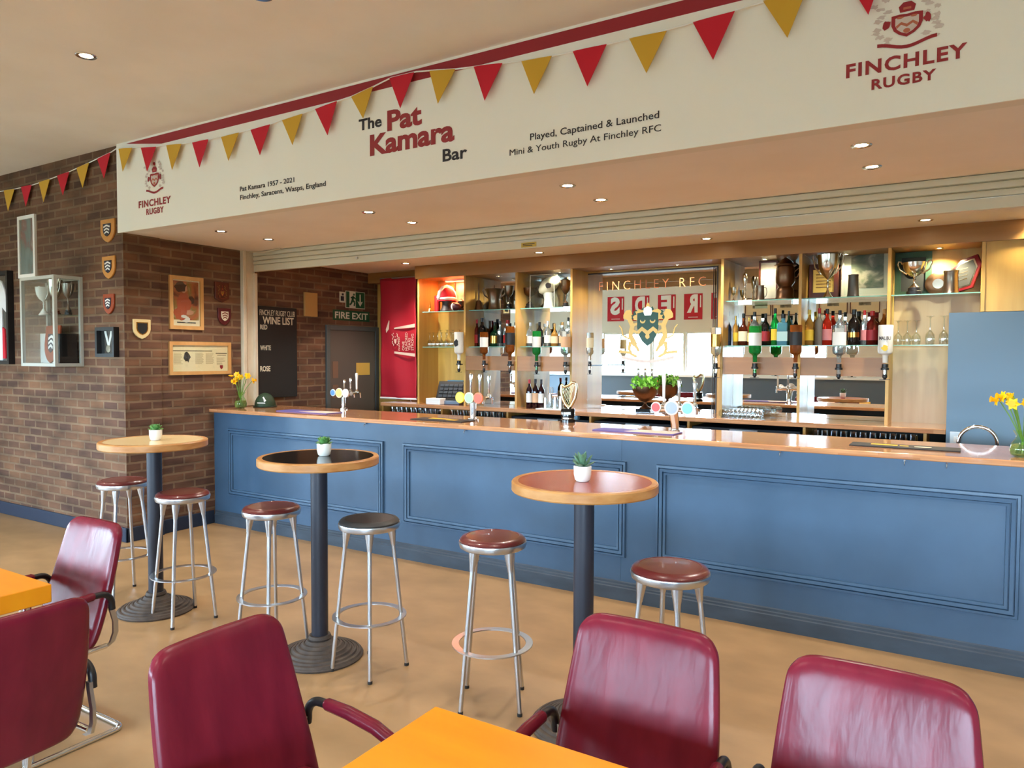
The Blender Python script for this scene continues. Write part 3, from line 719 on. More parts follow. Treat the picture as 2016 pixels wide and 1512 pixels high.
def shield_plaque(label, loc, rot, w, h, wood, field, stripes, sw=0.5, border=None, group='shield plaques', inner=0.62):
    t = thing('shield_plaque', label, 'plaque', loc, rot, group)
    G().prism(sc2(SHP, 0, 0, w, h), (0, -0.001, 0), (1, 0, 0), (0, 0, 1), (0, -0.018, 0)).build('board', wood, t, bevel=0.004)
    if border: G().prism(sc2(SHP, 0, h*0.03, w*(inner+.12), h*(inner+.1)), (0, -0.0185, 0), (1, 0, 0), (0, 0, 1), (0, -0.003, 0)).build('border', border, t)
    G().prism(sc2(SHP, 0, h*0.03, w*inner, h*inner), (0, -0.019, 0), (1, 0, 0), (0, 0, 1), (0, -0.005, 0)).build('shield', field, t)
    if stripes:
        g = G()
        for k in range(3):
            zc = h*0.03+h*inner*(0.30-0.24*k); ww = w*inner*(0.82-0.12*k); n = 9; th = h*0.035
            up = [(-ww/2+ww*i/(n-1), zc+th+h*0.03*math.cos(i/(n-1)*2*PI-PI)) for i in range(n)]; dn = [(a, b-2*th) for a, b in reversed(up)]
            g.prism(up+dn, (0, -0.0245, 0), (1, 0, 0), (0, 0, 1), (0, -0.0008, 0))
        g.build('stripes', stripes, t, smooth=False)
    return t
PINESH = mat('shield_oak', (200, 140, 70), 0.35); NAVYSH = mat('shield_navy', (28, 30, 50), 0.4); MARSH = mat('shield_mahogany', (150, 66, 34), 0.3); CRMSH = mat('shield_cream', (226, 204, 150), 0.4)
for (px, py, wd, ht, m, st, lb) in ((215, 455, 27, 46, PINESH, WHITE, 'top oak shield plaque with white wavy bars at the corner of the left brick wall'), (217, 527, 25, 45, PINESH, WHITE, 'middle oak shield plaque with wavy bars below the first, above a reddish one'), (217, 599, 21, 40, MARSH, WHITE, 'glossy reddish shield plaque directly above the framed medal')):
    p = at(px, py, YW); a = at(px-wd/2, py, YW); b = at(px+wd/2, py, YW); c = at(px, py-ht/2, YW); d = at(px, py+ht/2, YW)
    shield_plaque(lb, (p.x, YW, p.z), 0, b.x-a.x, c.z-d.z, m, NAVYSH, st, inner=0.55)
# medal in a black box frame
a = at(197, 645, YW); b = at(235, 703, YW)
t = framed('medal_frame', 'black box frame holding a medal on a white ribbon at the brick corner', 'framed medal', ((a.x+b.x)/2, YW, (a.z+b.z)/2), 0, b.x-a.x, a.z-b.z, 0.03, BLACK, MATTBLACK, depth=0.05)
G().prism([(-0.07, 0.10), (-0.035, 0.10), (0.012, -0.04), (-0.012, -0.04)], (0, -0.008, 0), (1, 0, 0), (0, 0, 1), (0, -0.002, 0)).prism([(0.035, 0.10), (0.07, 0.10), (0.012, -0.04), (-0.012, -0.04)], (0, -0.0085, 0), (1, 0, 0), (0, 0, 1), (0, -0.002, 0)).build('ribbon', WHITE, t)
G().lathe([(0.0, 0), (0.034, 0), (0.034, 0.006), (0.022, 0.008), (0.0, 0.008)], (0, -0.015, -0.06), 20, axis='Y').build('medal', SILVER, t)
# tall white framed picture
a = at(37, 428, YW); b = at(75, 545, YW)
framed('framed_photograph', 'tall white framed player photograph hanging above the glass trophy cabinet', 'framed photograph', ((a.x+b.x)/2, YW, (a.z+b.z)/2), 0, b.x-a.x-0.02, a.z-b.z, 0.035, WHITE, None, 0, photo('photo_sky', ((.3, (196, 190, 180)), (.42, (130, 60, 56)), (.5, (96, 120, 120)), (.62, (120, 140, 146)), (.8, (150, 168, 172))), (5, 5, 3)))
# framed shirt
a = at(-40, 541, YW); b = at(30, 717, YW)
t = framed('framed_shirt', 'white rugby shirt in a deep black frame at the left edge', 'framed shirt', ((a.x+b.x)/2, YW, (a.z+b.z)/2), 0, b.x-a.x, a.z-b.z, 0.035, BLACK, MATTBLACK, depth=0.06)
W_, H_ = (b.x-a.x), (a.z-b.z)
G().prism([(-.33*W_, -.46*H_), (.22*W_, -.46*H_), (.22*W_, .12*H_), (.36*W_, .05*H_), (.42*W_, .16*H_), (.22*W_, .40*H_), (.05*W_, .44*H_), (-.05*W_, .40*H_), (-.15*W_, .44*H_), (-.33*W_, .40*H_), (-.46*W_, .16*H_), (-.42*W_, .05*H_), (-.33*W_, .12*H_)], (0, -0.008, 0), (1, 0, 0), (0, 0, 1), (0, -0.02, 0)).build('shirt', mat('shirt_white', (226, 228, 232), 0.8), t, bevel=0.006)
G().prism([(.22*W_, -.44*H_), (.30*W_, -.44*H_), (.28*W_, -.12*H_), (.22*W_, -.10*H_)], (0, -0.008, 0), (1, 0, 0), (0, 0, 1), (0, -0.015, 0)).build('red_trim', RED, t)
# wall mounted trophy cabinet
YC = -1.19; a = at(40, 640, YC); X1 = at(107, 640, YC).x; X0 = a.x; Zt, Zb_ = at(107, 540, YC).z, at(107, 722, YC).z
t = thing('trophy_cabinet', 'glass trophy cabinet with aluminium frame mounted on the left brick wall', 'cabinet', ((X0+X1)/2, YW, Zb_))
cw, chh, cdp = (X1-X0)/2, Zt-Zb_, YW-YC
f = 0.03
g = G()
for sx_ in (-1, 1):
    for yy in (-cdp, -f): g.box(sx_*cw, yy, 0, sx_*(cw-f), yy+f, chh)
for zz in (0, chh-f):
    g.box(-cw+f, -cdp, zz, cw-f, -cdp+f, zz+f).box(-cw+f, -f, zz, cw-f, 0, zz+f)
    for sx_ in (-1, 1): g.box(sx_*cw, -cdp+f, zz, sx_*(cw-f), -f, zz+f)
g.build('frame', mat('frame_grey', (176, 178, 170), .4), t, bevel=0.002)
for nm, bx in (('front_pane', (-cw+f, -cdp+0.006, f, cw-f, -cdp+0.011, chh-f)), ('side_pane', (cw-0.011, -cdp+f, f, cw-0.006, -f, chh-f)), ('side_pane', (-cw+0.006, -cdp+f, f, -cw+0.011, -f, chh-f)), ('top_pane', (-cw+f, -cdp+f, chh-0.011, cw-f, -f, chh-0.006))): G().box(*bx).build(nm, PANE, t)
G().box(-cw+f, -cdp+f, 0.004, cw-f, -f, 0.014).build('floor_panel', STEELG, t)
G().box(-cw+f, -cdp+0.03, chh*0.565, cw-f, -f, chh*0.565+0.008).build('shelf', SHELFG, t)
CABO = Vector(((X0+X1)/2, YW, Zb_)); ZSH = chh*0.565+0.008
def cup(label, loc, H, R_, m, plinth=0.22, handles=0, pm=BLACK, kind='bowl', group='trophies', name='trophy_cup', cat='trophy', lid=False, rot=0.0, n=28):
    t = thing(name, label, cat, loc, rot, group)
    z = 0.0
    if plinth:
        hp = H*plinth; G().lathe([(0.0, 0), (R_*.62, 0), (R_*.62, hp*.5), (R_*.52, hp*.6), (R_*.5, hp), (0, hp)], n=n).build('plinth', pm, t); z = hp
    h = H-z
    if kind == 'bowl': P = [(.0, 0), (.40, 0), (.42, .03), (.25, .10), (.09, .18), (.08, .30), (.14, .34), (.08, .38), (.12, .44), (.55, .54), (.85, .70), (.95, .88), (1.0, 1.0), (.96, 1.0), (.9, .88), (.5, .6), (0, .52)]
    elif kind == 'goblet': P = [(0, 0), (.5, 0), (.5, .03), (.22, .08), (.08, .16), (.08, .30), (.14, .34), (.10, .38), (.45, .46), (.78, .6), (.9, .8), (1.0, 1.0), (.95, 1.0), (.82, .75), (.4, .5), (0, .45)]
    elif kind == 'flare': P = [(0, 0), (.62, 0), (.66, .04), (.6, .1), (.56, .4), (.66, .7), (.88, .95), (1.0, 1.0), (.9, 1.0), (.6, .7), (.5, .3), (0, .1)]
    elif kind == 'urn': P = [(0, 0), (.84, 0), (.86, .04), (.76, .08), (.80, .18), (.72, .25), (.60, .29), (.66, .33), (.82, .38), (.86, .5), (.84, .66), (.78, .735), (1.0, .765), (.98, .785), (.72, .81), (.5, .88), (.26, .925), (.10, .945), (.15, .965), (.12, .985), (0, 1.0)]
    elif kind == 'tankard': P = [(0, 0), (.9, 0), (.95, .03), (.88, .1), (.80, .5), (.76, .93), (.8, .96), (.78, 1.0), (.7, 1.0), (.68, .9), (.7, .1), (0, .06)]
    elif kind == 'figure': P = [(0, 0), (.7, 0), (.7, .06), (.35, .12), (.22, .3), (.34, .42), (.2, .5), (.34, .58), (.55, .70), (.6, .82), (.5, .94), (.2, 1.0), (0, 1.0)]
    elif kind == 'bell': P = [(0, 0), (1.0, 0), (.95, .04), (.75, .16), (.6, .3), (.45, .36), (.16, .37), (.16, .40), (.22, .46), (.2, .7), (.14, .9), (.05, 1.0), (0, 1.0)]
    G().lathe([(a*R_, z+b*h) for a, b in P], n=n).build('bell' if kind == 'bell' else 'cup', m, t)
    if lid: G().lathe([(R_*.8, H), (R_*.84, H+.01), (R_*.5, H+R_*.35), (R_*.1, H+R_*.42), (0, H+R_*.5)], n=n).build('lid', m, t)
    for s in ((-1, 1) if handles == 2 else ((1,) if handles == 1 else ())):
        if kind == 'tankard': pts = [(s*R_*.8, 0, z+h*.85), (s*R_*1.25, 0, z+h*.82), (s*R_*1.38, 0, z+h*.55), (s*R_*1.2, 0, z+h*.28), (s*R_*.85, 0, z+h*.2)]
        elif kind == 'urn': pts = [(s*R_*.8, 0, z+h*.62), (s*R_*1.2, 0, z+h*.70), (s*R_*1.3, 0, z+h*.6), (s*R_*1.05, 0, z+h*.5), (s*R_*.7, 0, z+h*.48)]
        else: pts = [(s*R_*.6, 0, z+h*.55), (s*R_*1.15, 0, z+h*.72), (s*R_*1.35, 0, z+h*.95), (s*R_*1.28, 0, z+h*1.06), (s*R_*1.1, 0, z+h*1.05), (s*R_*.96, 0, z+h*.94)]
        G().tube(pts, max(0.003, R_*.07), 8).build('handle', m, t)
    return t
cup('small white cup trophy on the upper shelf of the wall cabinet, leftmost', CABO+Vector((-cw*.45, -.13, ZSH)), .27, .07, mat('porcelain', (228, 232, 226), .2), .1, 2, mat('plinth_white', (226, 224, 216), .5))
cup('tall silver goblet on the upper shelf of the wall cabinet behind its corner post', CABO+Vector((cw*.25, -.13, ZSH)), .33, .065, SILVER, .12, 2, MAHOG, 'goblet')
cup('pewter loving cup on the upper shelf of the wall cabinet, rightmost', CABO+Vector((cw*.78, -.10, ZSH)), .29, .05, PEWTER, .15, 2, BLACK, 'bowl')
cup('squat silver cup on the floor of the wall cabinet beside the shield plaque', CABO+Vector((cw*.40, -.10, .0145)), .25, .06, SILVER, .15, 2, BLACK, 'goblet')
shield_plaque('mahogany shield with wavy bars standing inside the wall cabinet', CABO+Vector((cw*.02, -.12, .205)), 0, .26, .36, MARSH, NAVYSH, WHITE, inner=.5)
bpy.data.objects['shield_plaque.003'].rotation_euler.x = R(-6) if 'shield_plaque.003' in bpy.data.objects else 0
for dx, dy, w_, h_, d_, m, lb in ((-.62, -.06, .14, .30, .03, mat('card_white', (214, 214, 210), .6), 'white card box standing at the left inside the wall cabinet'), (.70, -.12, .055, .29, .16, BLACK, 'black presentation box at the right inside the wall cabinet'), (-.15, -.045, .09, .24, .02, MATS['card_white'], 'white card leaning behind the mahogany shield inside the wall cabinet')):
    o = G().box(-w_, -d_/2, 0, w_, d_/2, h_).build('presentation_box', m, None, bevel=.004); o.location = CABO+Vector((cw*dx, dy, .0145)); tag(o, lb, 'box')
# ---- return wall (faces +X): local x -> +Y, local -y -> +X
RT = R(90)
def rw(px, py, X=XQ): return at(px, py, X=X)
def rbox(px0, py0, px1, py1, X=XQ):
    a = at(px0, py0, X=X); b = at(px1, py1, X=X); return (X, (a.y+b.y)/2, (a.z+b.z)/2), b.y-a.y, a.z-b.z
l, w_, h_ = rbox(260, 628, 295, 668, XR)
shield_plaque('cream shield plaque with a black crest on the brick pillar return', l, RT, w_, h_, CRMSH, MATTBLACK, None, border=BRASS, inner=.55)
RUGPH = photo('photo_rugby', ((.28, (40, 44, 46)), (.40, (120, 60, 40)), (.48, (176, 96, 58)), (.56, (140, 116, 62)), (.64, (196, 170, 140)), (.75, (214, 206, 196))), (5, 5, 5), 5)
l, w_, h_ = rbox(331, 541, 399, 650)
t = framed('framed_photograph', 'upright wooden framed rugby action photograph on the dark brick wall', 'framed photograph', l, RT, w_, h_, .035, PINEF, PAPER, .012, RUGPH, picdz=.045)
rnd = random.Random(12)
for nm_, m_, ps in (('player_shirt', mat('shirt_rust', (176, 84, 56), .5), ((-.03, -.02, .085, .11), (-.06, -.10, .07, .07))), ('player_head', mat('head_dark', (70, 44, 36), .5), ((.05, .03, .038, .04), (-.06, .15, .06, .05))), ('player_skin', mat('skin_tan', (196, 140, 112), .5), ((-.02, .14, .03, .045), (.03, -.09, .05, .025))), ('player_shorts', mat('shorts_white', (220, 214, 204), .5), ((.0, -.16, .04, .03), (-.03, -.13, .03, .015)))):
    g = G()
    for q_, (a_, b_, c_, d_) in enumerate(ps): g.prism(blob(a_, b_, c_, d_, rnd, 16, .2), (0, -.0087-.0004*q_-.0001*len(nm_), 0), (1, 0, 0), (0, 0, 1), (0, -.0003, 0))
    g.build(nm_, m_, t, smooth=False)
G().box(-.10, -.0085, -h_/2+.062, .10, -.0075, -h_/2+.072).build('caption', TXBLK, t)
l, w_, h_ = rbox(331, 672, 453, 736)
t = framed('framed_article', 'wide wooden framed newspaper article below the rugby photograph', 'framed article', l, RT, w_, h_, .033, PINEF, mat('newsprint', (232, 216, 172), .7), depth=.022)
g = G(); rnd = random.Random(3)
for c_ in range(4):
    if c_ == 1: continue
    for r_ in range(11): g.box(-.29+c_*.115, -.0072, .045-r_*.010, -.29+c_*.115+rnd.uniform(.07, .095), -.0062, .049-r_*.010)
for r_ in range(7): g.box(.18, -.0072, .0-r_*.011, .18+rnd.uniform(.06, .10), -.0062, .004-r_*.011)
g.build('columns', mat('print_grey', (180, 160, 124), .8), t, smooth=False)
g = G().box(-.30, -.0072, .068, .13, -.0062, .076).box(.17, -.0072, .045, .30, -.0062, .053).box(.185, -.0072, .028, .29, -.0062, .032); g.build('headline', mat('print_dark', (90, 74, 56), .8), t, smooth=False)
G().prism(blob(-.15, .01, .032, .045, rnd, 16, .25), (0, -.0068, 0), (1, 0, 0), (0, 0, 1), (0, -.001, 0)).build('photo', mat('print_black', (50, 42, 36), .7), t, smooth=False)
G().prism(sc2(SHP, .235, -.09, .034, .04), (0, -.0068, 0), (1, 0, 0), (0, 0, 1), (0, -.001, 0)).build('emblem', STRIPE, t, smooth=False)
l, w_, h_ = rbox(421, 554, 449, 597)
t = thing('crest_plaque', 'dark wooden plaque with a carved gilded coat of arms above the small shield', 'plaque', l, RT)
G().prism([(-w_/2, h_/2), (w_/2, h_/2), (w_/2, -h_*.32), (w_*.2, -h_*.42), (0, -h_/2), (-w_*.2, -h_*.42), (-w_/2, -h_*.32)], (0, -.001, 0), (1, 0, 0), (0, 0, 1), (0, -.02, 0)).build('board', MAHOG, t, bevel=.004)
crest(t, (0, 0), w_*.72, h_*.7, -.0215, mat('gilt_dark', (120, 84, 40), .4), mat('gilt_red', (110, 40, 30), .5), BRASS)
l, w_, h_ = rbox(427, 606, 453, 641)
shield_plaque('small maroon shield plaque with a white inner shield below the carved crest', l, RT, w_, h_, mat('shield_maroon', (84, 26, 30), .4), mat('shield_white', (214, 206, 184), .4), mat('eagle_dark', (120, 60, 40), .5), inner=.55)
# chalkboard on the side wall behind the bar
l, w_, h_ = rbox(506, 602, 583, 780)
t = thing('chalkboard', 'tall black chalkboard with a chalked wine list behind the bar end', 'chalkboard', l, RT)
G().box(-w_/2, -.02, -h_/2, w_/2, -.001, h_/2).build('board', MATTBLACK, t, bevel=.003)
CHALK = mat('chalk', (214, 208, 186), .9)
def rtext(s, px0, px1, py, hpx, m, par=t, L=l, bold=0.0, name='writing'):
    a = at(px0, py, X=XQ+.02); b = at(px1, py, X=XQ+.02); c = at(px0, py-hpx, X=XQ+.02)
    return text(name, s, m, (a.y-L[1], -.0212, a.z-L[2]), b.y-a.y, c.z-a.z, par, bold=bold)
rtext('FINCHLEY RUGBY CLUB', 511, 580, 620, 11, CHALK)
rtext('WINE LIST', 517, 578, 637, 14, CHALK, bold=.02)
rtext('RED', 512, 526, 648, 9, CHALK, bold=.02); rtext('WHITE', 512, 533, 689, 9, CHALK, bold=.02); rtext('ROSE', 512, 532, 731, 10, CHALK, bold=.02)
l, w_, h_ = rbox(597, 575, 622, 624)
o = G().box(-w_/2, -.03, -h_/2, w_/2, 0, h_/2).build('wall_box', mat('box_beige', (178, 142, 84), .5), None, bevel=.004); o.location = l; o.rotation_euler.z = RT; tag(o, 'blank beige box on the brick wall right of the chalkboard', 'box')
SIGNG = mat('sign_green', (30, 84, 54), .4); SIGNW = mat('sign_white', (214, 216, 196), .5)
l, w_, h_ = rbox(668, 574, 679, 596)
t = thing('safety_sign', 'small pale safety notice left of the running man sign', 'sign', l, RT); G().box(-w_/2, -.004, -h_/2, w_/2, -.0005, h_/2).build('panel', SIGNW, t)
G().box(-w_*.3, -.0046, -h_*.35, w_*.3, -.0041, h_*.1).box(-w_*.1, -.0046, h_*.16, w_*.25, -.0041, h_*.36).build('symbol', TXBLK, t, smooth=False)
l, w_, h_ = rbox(680, 572, 718, 609)
t = thing('exit_sign', 'green and white running man sign with a down arrow', 'sign', l, RT); G().box(-w_/2, -.004, -h_/2, w_/2, -.0005, h_/2).build('panel', SIGNW, t)
u_ = w_/2; v_ = h_/2
G().box(-.96*u_, -.0046, -.93*v_, -.62*u_, -.0041, .93*v_).box(.02*u_, -.0046, -.93*v_, .96*u_, -.0041, .93*v_).build('green_field', SIGNG, t, smooth=False)
man = G(); man.prism(blob(-.16*u_, .62*v_, .085*u_, .13*v_, rnd, 12, 0), (0, -.0047, 0), (1, 0, 0), (0, 0, 1), (0, -.0006, 0))
for a_, b_, tk in (((-.22, .42), (-.30, -.05), .10), ((-.30, -.05), (-.08, -.28), .08), ((-.08, -.28), (-.14, -.72), .07), ((-.32, -.05), (-.44, -.45), .08), ((-.44, -.45), (-.6, -.6), .07), ((-.22, .38), (.0, .1), .055), ((-.24, .36), (-.48, .2), .055)):
    A = Vector((a_[0]*u_, a_[1]*v_)); B = Vector((b_[0]*u_, b_[1]*v_)); n_ = (B-A).normalized(); n_ = Vector((-n_.y, n_.x))*tk*u_
    man.prism([tuple(A+n_), tuple(A-n_), tuple(B-n_), tuple(B+n_)], (0, -.0047, 0), (1, 0, 0), (0, 0, 1), (0, -.0006, 0))
man.build('running_man', SIGNG, t, smooth=False)
G().prism([(.42*u_, .7*v_), (.56*u_, .7*v_), (.56*u_, -.2*v_), (.78*u_, -.1*v_), (.49*u_, -.75*v_), (.20*u_, -.1*v_), (.42*u_, -.2*v_)], (0, -.0047, 0), (1, 0, 0), (0, 0, 1), (0, -.0006, 0)).build('arrow', SIGNW, t, smooth=False)
l, w_, h_ = rbox(655, 609, 727, 634)
t = thing('exit_sign', 'dark green sign reading FIRE EXIT above the grey door', 'sign', l, RT); G().box(-w_/2, -.004, -h_/2, w_/2, -.0005, h_/2).build('panel', SIGNG, t)
text('lettering', 'FIRE EXIT', SIGNW, (0, -.0048, -h_*.31), w_*.90, h_*.62, t, mid=True, bold=.02)
# grey door
a = at(640, 640, X=XQ); b = at(745, 640, X=XQ)
DG = mat('door_grey', (92, 84, 76), .55); DGF = mat('door_frame_grey', (84, 88, 86), .55)
y0, y1, zt = a.y, min(b.y, YBACK-.01), 2.05
d1 = struct(G().box(XQ, y0, 0, XQ+.03, y0+.055, zt).box(XQ, y1-.055, 0, XQ+.03, y1, zt).box(XQ, y0+.055, zt-.055, XQ+.03, y1-.055, zt).build('door_1', DGF, bevel=.003))
G().box(XQ, y0+.056, .005, XQ+.015, y1-.056, zt-.056).build('door_leaf', DG, d1)
G().box(XQ+.015, y0+.10, 1.42, XQ+.02, y0+.19, 1.62).build('push_plate', mat('plate_brown', (120, 92, 74), .5), d1)
G().box(XQ+.015, y0+.10, 1.18, XQ+.02, y0+.19, 1.34).build('push_plate', MATS['plate_brown'], d1)
G().box(XQ+.015, y0+.50, 1.45, XQ+.017, y0+.74, 1.60).build('notice', mat('notice_yellow', (206, 168, 80), .6), d1)
# back-of-room pictures and posters seen in the mirrors
for nm, x0, x1 in (('S', -8.13, -7.67), ('D', -7.44, -6.97), ('E', -6.74, -6.27), ('R', -6.06, -5.58), ('T', -5.37, -4.90)):
    t = thing('letter_poster', 'red poster with a big white letter %s on the wall opposite the bar' % nm, 'poster', ((x0+x1)/2, YOPP, 2.94), PI, 'red letter posters')
    G().box(-.235, -.006, -.32, .235, -.001, .32).build('sheet', mat('poster_red', (186, 26, 44), .6), t)
    text('letter', nm, WHITE, (0.02, -.007, -.12), .27, .40, t, mid=True, bold=.05)
    G().box(-.2, -.0072, -.02, -.17, -.0062, .27).box(-.12, -.0072, -.27, .12, -.0062, -.255).build('small_print', WHITE, t, smooth=False)
GREYPH = photo('photo_team', ((.3, (70, 70, 62)), (.5, (120, 116, 100)), (.7, (176, 170, 150))), (9, 9, 9), 4)
for k, x in enumerate((-4.25, -3.62, -2.6, -1.95, -1.22, -0.5)):
    framed('framed_photograph', ['leftmost', 'second', 'third', 'fourth', 'fifth', 'sixth'][k]+' team photograph in the row mirrored behind the right-hand bottles', 'framed photograph', (x, YOPP, 2.88), PI, .60, .42, .015, MAHOG, PAPER, .16, GREYPH, group='team photographs opposite the bar', glass=False)

# ================================================================ BACK BAR
YB, YU, YH = 2.33, 1.97, 1.95; ZK = 1.145; ZHB = 2.575; ZUP, ZLO = 2.20, 1.795
def fx(px, Y=YU, py=700): return at(px, py, Y).x
XA, XBb, XC, XD = fx(822), fx(913), fx(1014), fx(1122)      # left uprights
XE, XF, XG2, XH = fx(1417.5), fx(1570), fx(1744), fx(1933, py=520)   # right uprights
TB = 0.024
HDR = vary(mat('oak_header', (164, 122, 72), 0.4), (142, 102, 56), (0.7, 9, 9), 0.3, 0.7, 5, dist=0.4)
t = thing('back_bar', 'oak back bar unit with uprights, header and worktop along the back wall', 'back bar', (0, YB, 0))
def bb(name, m, *boxes, **kw):
    g = G()
    for x0, y0, z0, x1, y1, z1 in boxes: g.box(x0, y0-YB, z0, x1, y1-YB, z1)
    return g.build(name, m, t, **kw)
for X in (XA, XBb, XC, XD, XE, XF): bb('upright', OAK, (X, YU, ZK, X+TB, YB+.02, ZHB))
bb('upright', OAK, (XG2, YU, ZK, XG2+TB, YB+.02, ZHB)); bb('upright', OAK, (XH, YU, 2.045, XH+TB, YB+.02, ZHB))
XEND = fx(1866, 1.8)
bb('back_panel', OAK, (XA+TB, YB, ZK, XBb, YB+.02, ZHB)); bb('back_panel', PALEOAK, (XG2+TB, YB, ZK, XEND+.35, YB+.02, 2.20)); bb('back_panel', OAK, (XG2+TB, YB, 2.20, XH, YB+.02, ZHB))
bb('back_panel', OAK, (XD+TB, YB, ZK, fx(1154, YB)-.001, YB+.02, ZHB)); bb('back_panel', OAK, (fx(1412, YB)+.001, YB, ZK, XE, YB+.02, ZHB)); bb('back_panel', OAK, (fx(1154, YB), YB, 2.5601, fx(1412, YB), YB+.02, ZHB))
bb('header', HDR, (XA-.02, YH, ZHB, XRR, YBACK-.005, 2.7215)); bb('header', HDR, (XQ+.002, 2.24, ZHB+.02, XA-.021, YBACK-.005, 2.7215))
bb('end_panel', OAK, (XH+TB+.002, YU+.01, 2.045, XRR, YU+.03, ZHB))
bb('worktop', STAVE, (fx(749, 1.8, 797), 1.80, ZK-.04, XEND, YBACK-.01, ZK), uv=True, bevel=.004)
for px in (752, 868, 997, 1160, 1353, 1581, 1819): X = fx(px, 1.83, 815); bb('divider', OAK, (X, 1.83, .02, X+.022, 2.38, ZK-.041))
bb('carcass_back', MATTBLACK, (fx(749, 1.8, 797)+.03, 2.385, .0, XEND, 2.405, ZK-.041))
XDV = [fx(p, 1.83, 815) for p in (752, 868, 997, 1160, 1353, 1581, 1819)]
for k in (0, 1, 5): bb('inner_shelf', OAKH, (XDV[k]+.023, 1.85, .955, XDV[k+1]-.001, 2.38, .975))
for x0, x1 in ((XBb, XC), (XC, XD), (XE, XF), (XF, XG2)): bb('bottle_rail', OAKH, (x0+TB+.001, YU+.004, 1.535, x1-.001, YU+.022, 1.69))
a = at(848, 745, YB)
so = G().box(-.043, -.01, -.043, .043, 0, .043).build('wall_socket', WHITE, None, bevel=.003); so.location = (a.x, YB-.001, a.z); tag(so, 'white wall socket on the oak back panel left of the till', 'socket')
G().box(-.008, -.0125, .008, .008, -.0102, .02).build('switch', mat('switch_grey', (120, 120, 120), .5), so)
# bottle coolers under the worktop
for k, lb in ((2, 'dark bottle cooler under the worktop behind the harp beer font'), (3, 'dark bottle cooler under the worktop below the big mirror'), (4, 'dark bottle cooler under the worktop below the stacked tumblers')):
    tt = thing('bottle_cooler', lb, 'bottle cooler', ((XDV[k]+XDV[k+1])/2, 2.1, 0), 0, 'under-counter bottle coolers')
    hw_ = (XDV[k+1]-XDV[k])/2-.03
    G().box(-hw_, -.22, .02, hw_, .25, 1.06).build('cabinet', mat('cooler_dark', (30, 38, 48), .4), tt, bevel=.004)
    G().box(-hw_+.03, -.232, .1, hw_-.03, -.221, 1.03).build('door', mat('cooler_glass', (14, 20, 28), .05), tt)
    G().box(-.12, -.25, 1.035, .12, -.22, 1.05).build('handle', ALU, tt)
# mirrors
def mirror(label, x0, x1, z0, z1, edge=False):
    m = thing('mirror', label, 'mirror', ((x0+x1)/2, YB, z0), 0)
    w_ = (x1-x0)/2
    G().box(-w_, -.0, 0, w_, .006, z1-z0).build('mirror_glass', MIRROR, m)
    if edge: G().box(-w_, -.006, 0, -w_+.012, -.0005, z1-z0).box(w_-.012, -.006, 0, w_, -.0005, z1-z0).box(-w_+.012, -.006, z1-z0-.012, w_-.012, -.0005, z1-z0).build('mirror_edge', mat('edge_dark', (46, 34, 28), .4), m)
    return m
ME = .0015
mirror('mirror panel behind the brass bell and pewter pot on the left shelves', XBb+TB+ME, XC-ME, ZK+ME, ZHB-ME)
mirror('mirror panel behind the boxed rugby ball on the left shelves', XC+TB+ME, XD-ME, ZK+ME, ZHB-ME)
mirror('mirror panel behind the lidded urn on the right shelves', XE+TB+ME, XF-ME, ZK+ME, ZHB-ME)
mirror('mirror panel behind the large silver cup on the right shelves', XF+TB+ME, XG2-ME, ZK+ME, ZHB-ME)
mx0, mx1 = fx(1154, YB), fx(1412, YB); mz1 = 2.56
M = mirror('big central bar mirror etched with a gold and green crest', mx0, mx1, ZK+ME, mz1, True)
ETCH = mat('etched_copper', (216, 140, 100), .5); MG = mat('crest_green', (20, 66, 58), .4); MGO = mat('crest_gold', (206, 176, 104), .4)
a = at(1180, 566, YB); b = at(1390, 545, YB); mc = (mx0+mx1)/2
text('etched_lettering', 'FINCHLEY RFC', ETCH, (a.x-mc, -.0025, at(1285, 568, YB).z-ZK), b.x-a.x, at(1285, 550, YB).z-at(1285, 568, YB).z, M, bold=-.012, space=1.5)
a = at(1275, 655, YB); CW, CH = at(1336, 655, YB).x-at(1214, 655, YB).x, at(1275, 592, YB).z-at(1275, 712, YB).z; cx_, cz_ = a.x-mc, a.z-ZK
def mprism(g, poly, k): g.prism(poly, (0, -.0012-.0005*k, 0), (1, 0, 0), (0, 0, 1), (0, -.0004, 0)); return g
def limb(pts, w0, w1):
    L = []; Rr = []
    for i, p in enumerate(pts):
        p = Vector(p); a_ = Vector(pts[max(0, i-1)]); b_ = Vector(pts[min(len(pts)-1, i+1)]); n_ = (b_-a_).normalized(); n_ = Vector((-n_.y, n_.x)); ww = w0+(w1-w0)*i/(len(pts)-1)
        L.append(tuple(p+n_*ww)); Rr.append(tuple(p-n_*ww))
    return L+Rr[::-1]
def S(pts, sx_=1): return [(cx_+sx_*x*CW/2, cz_+z*CH/2) for x, z in pts]
g = G()
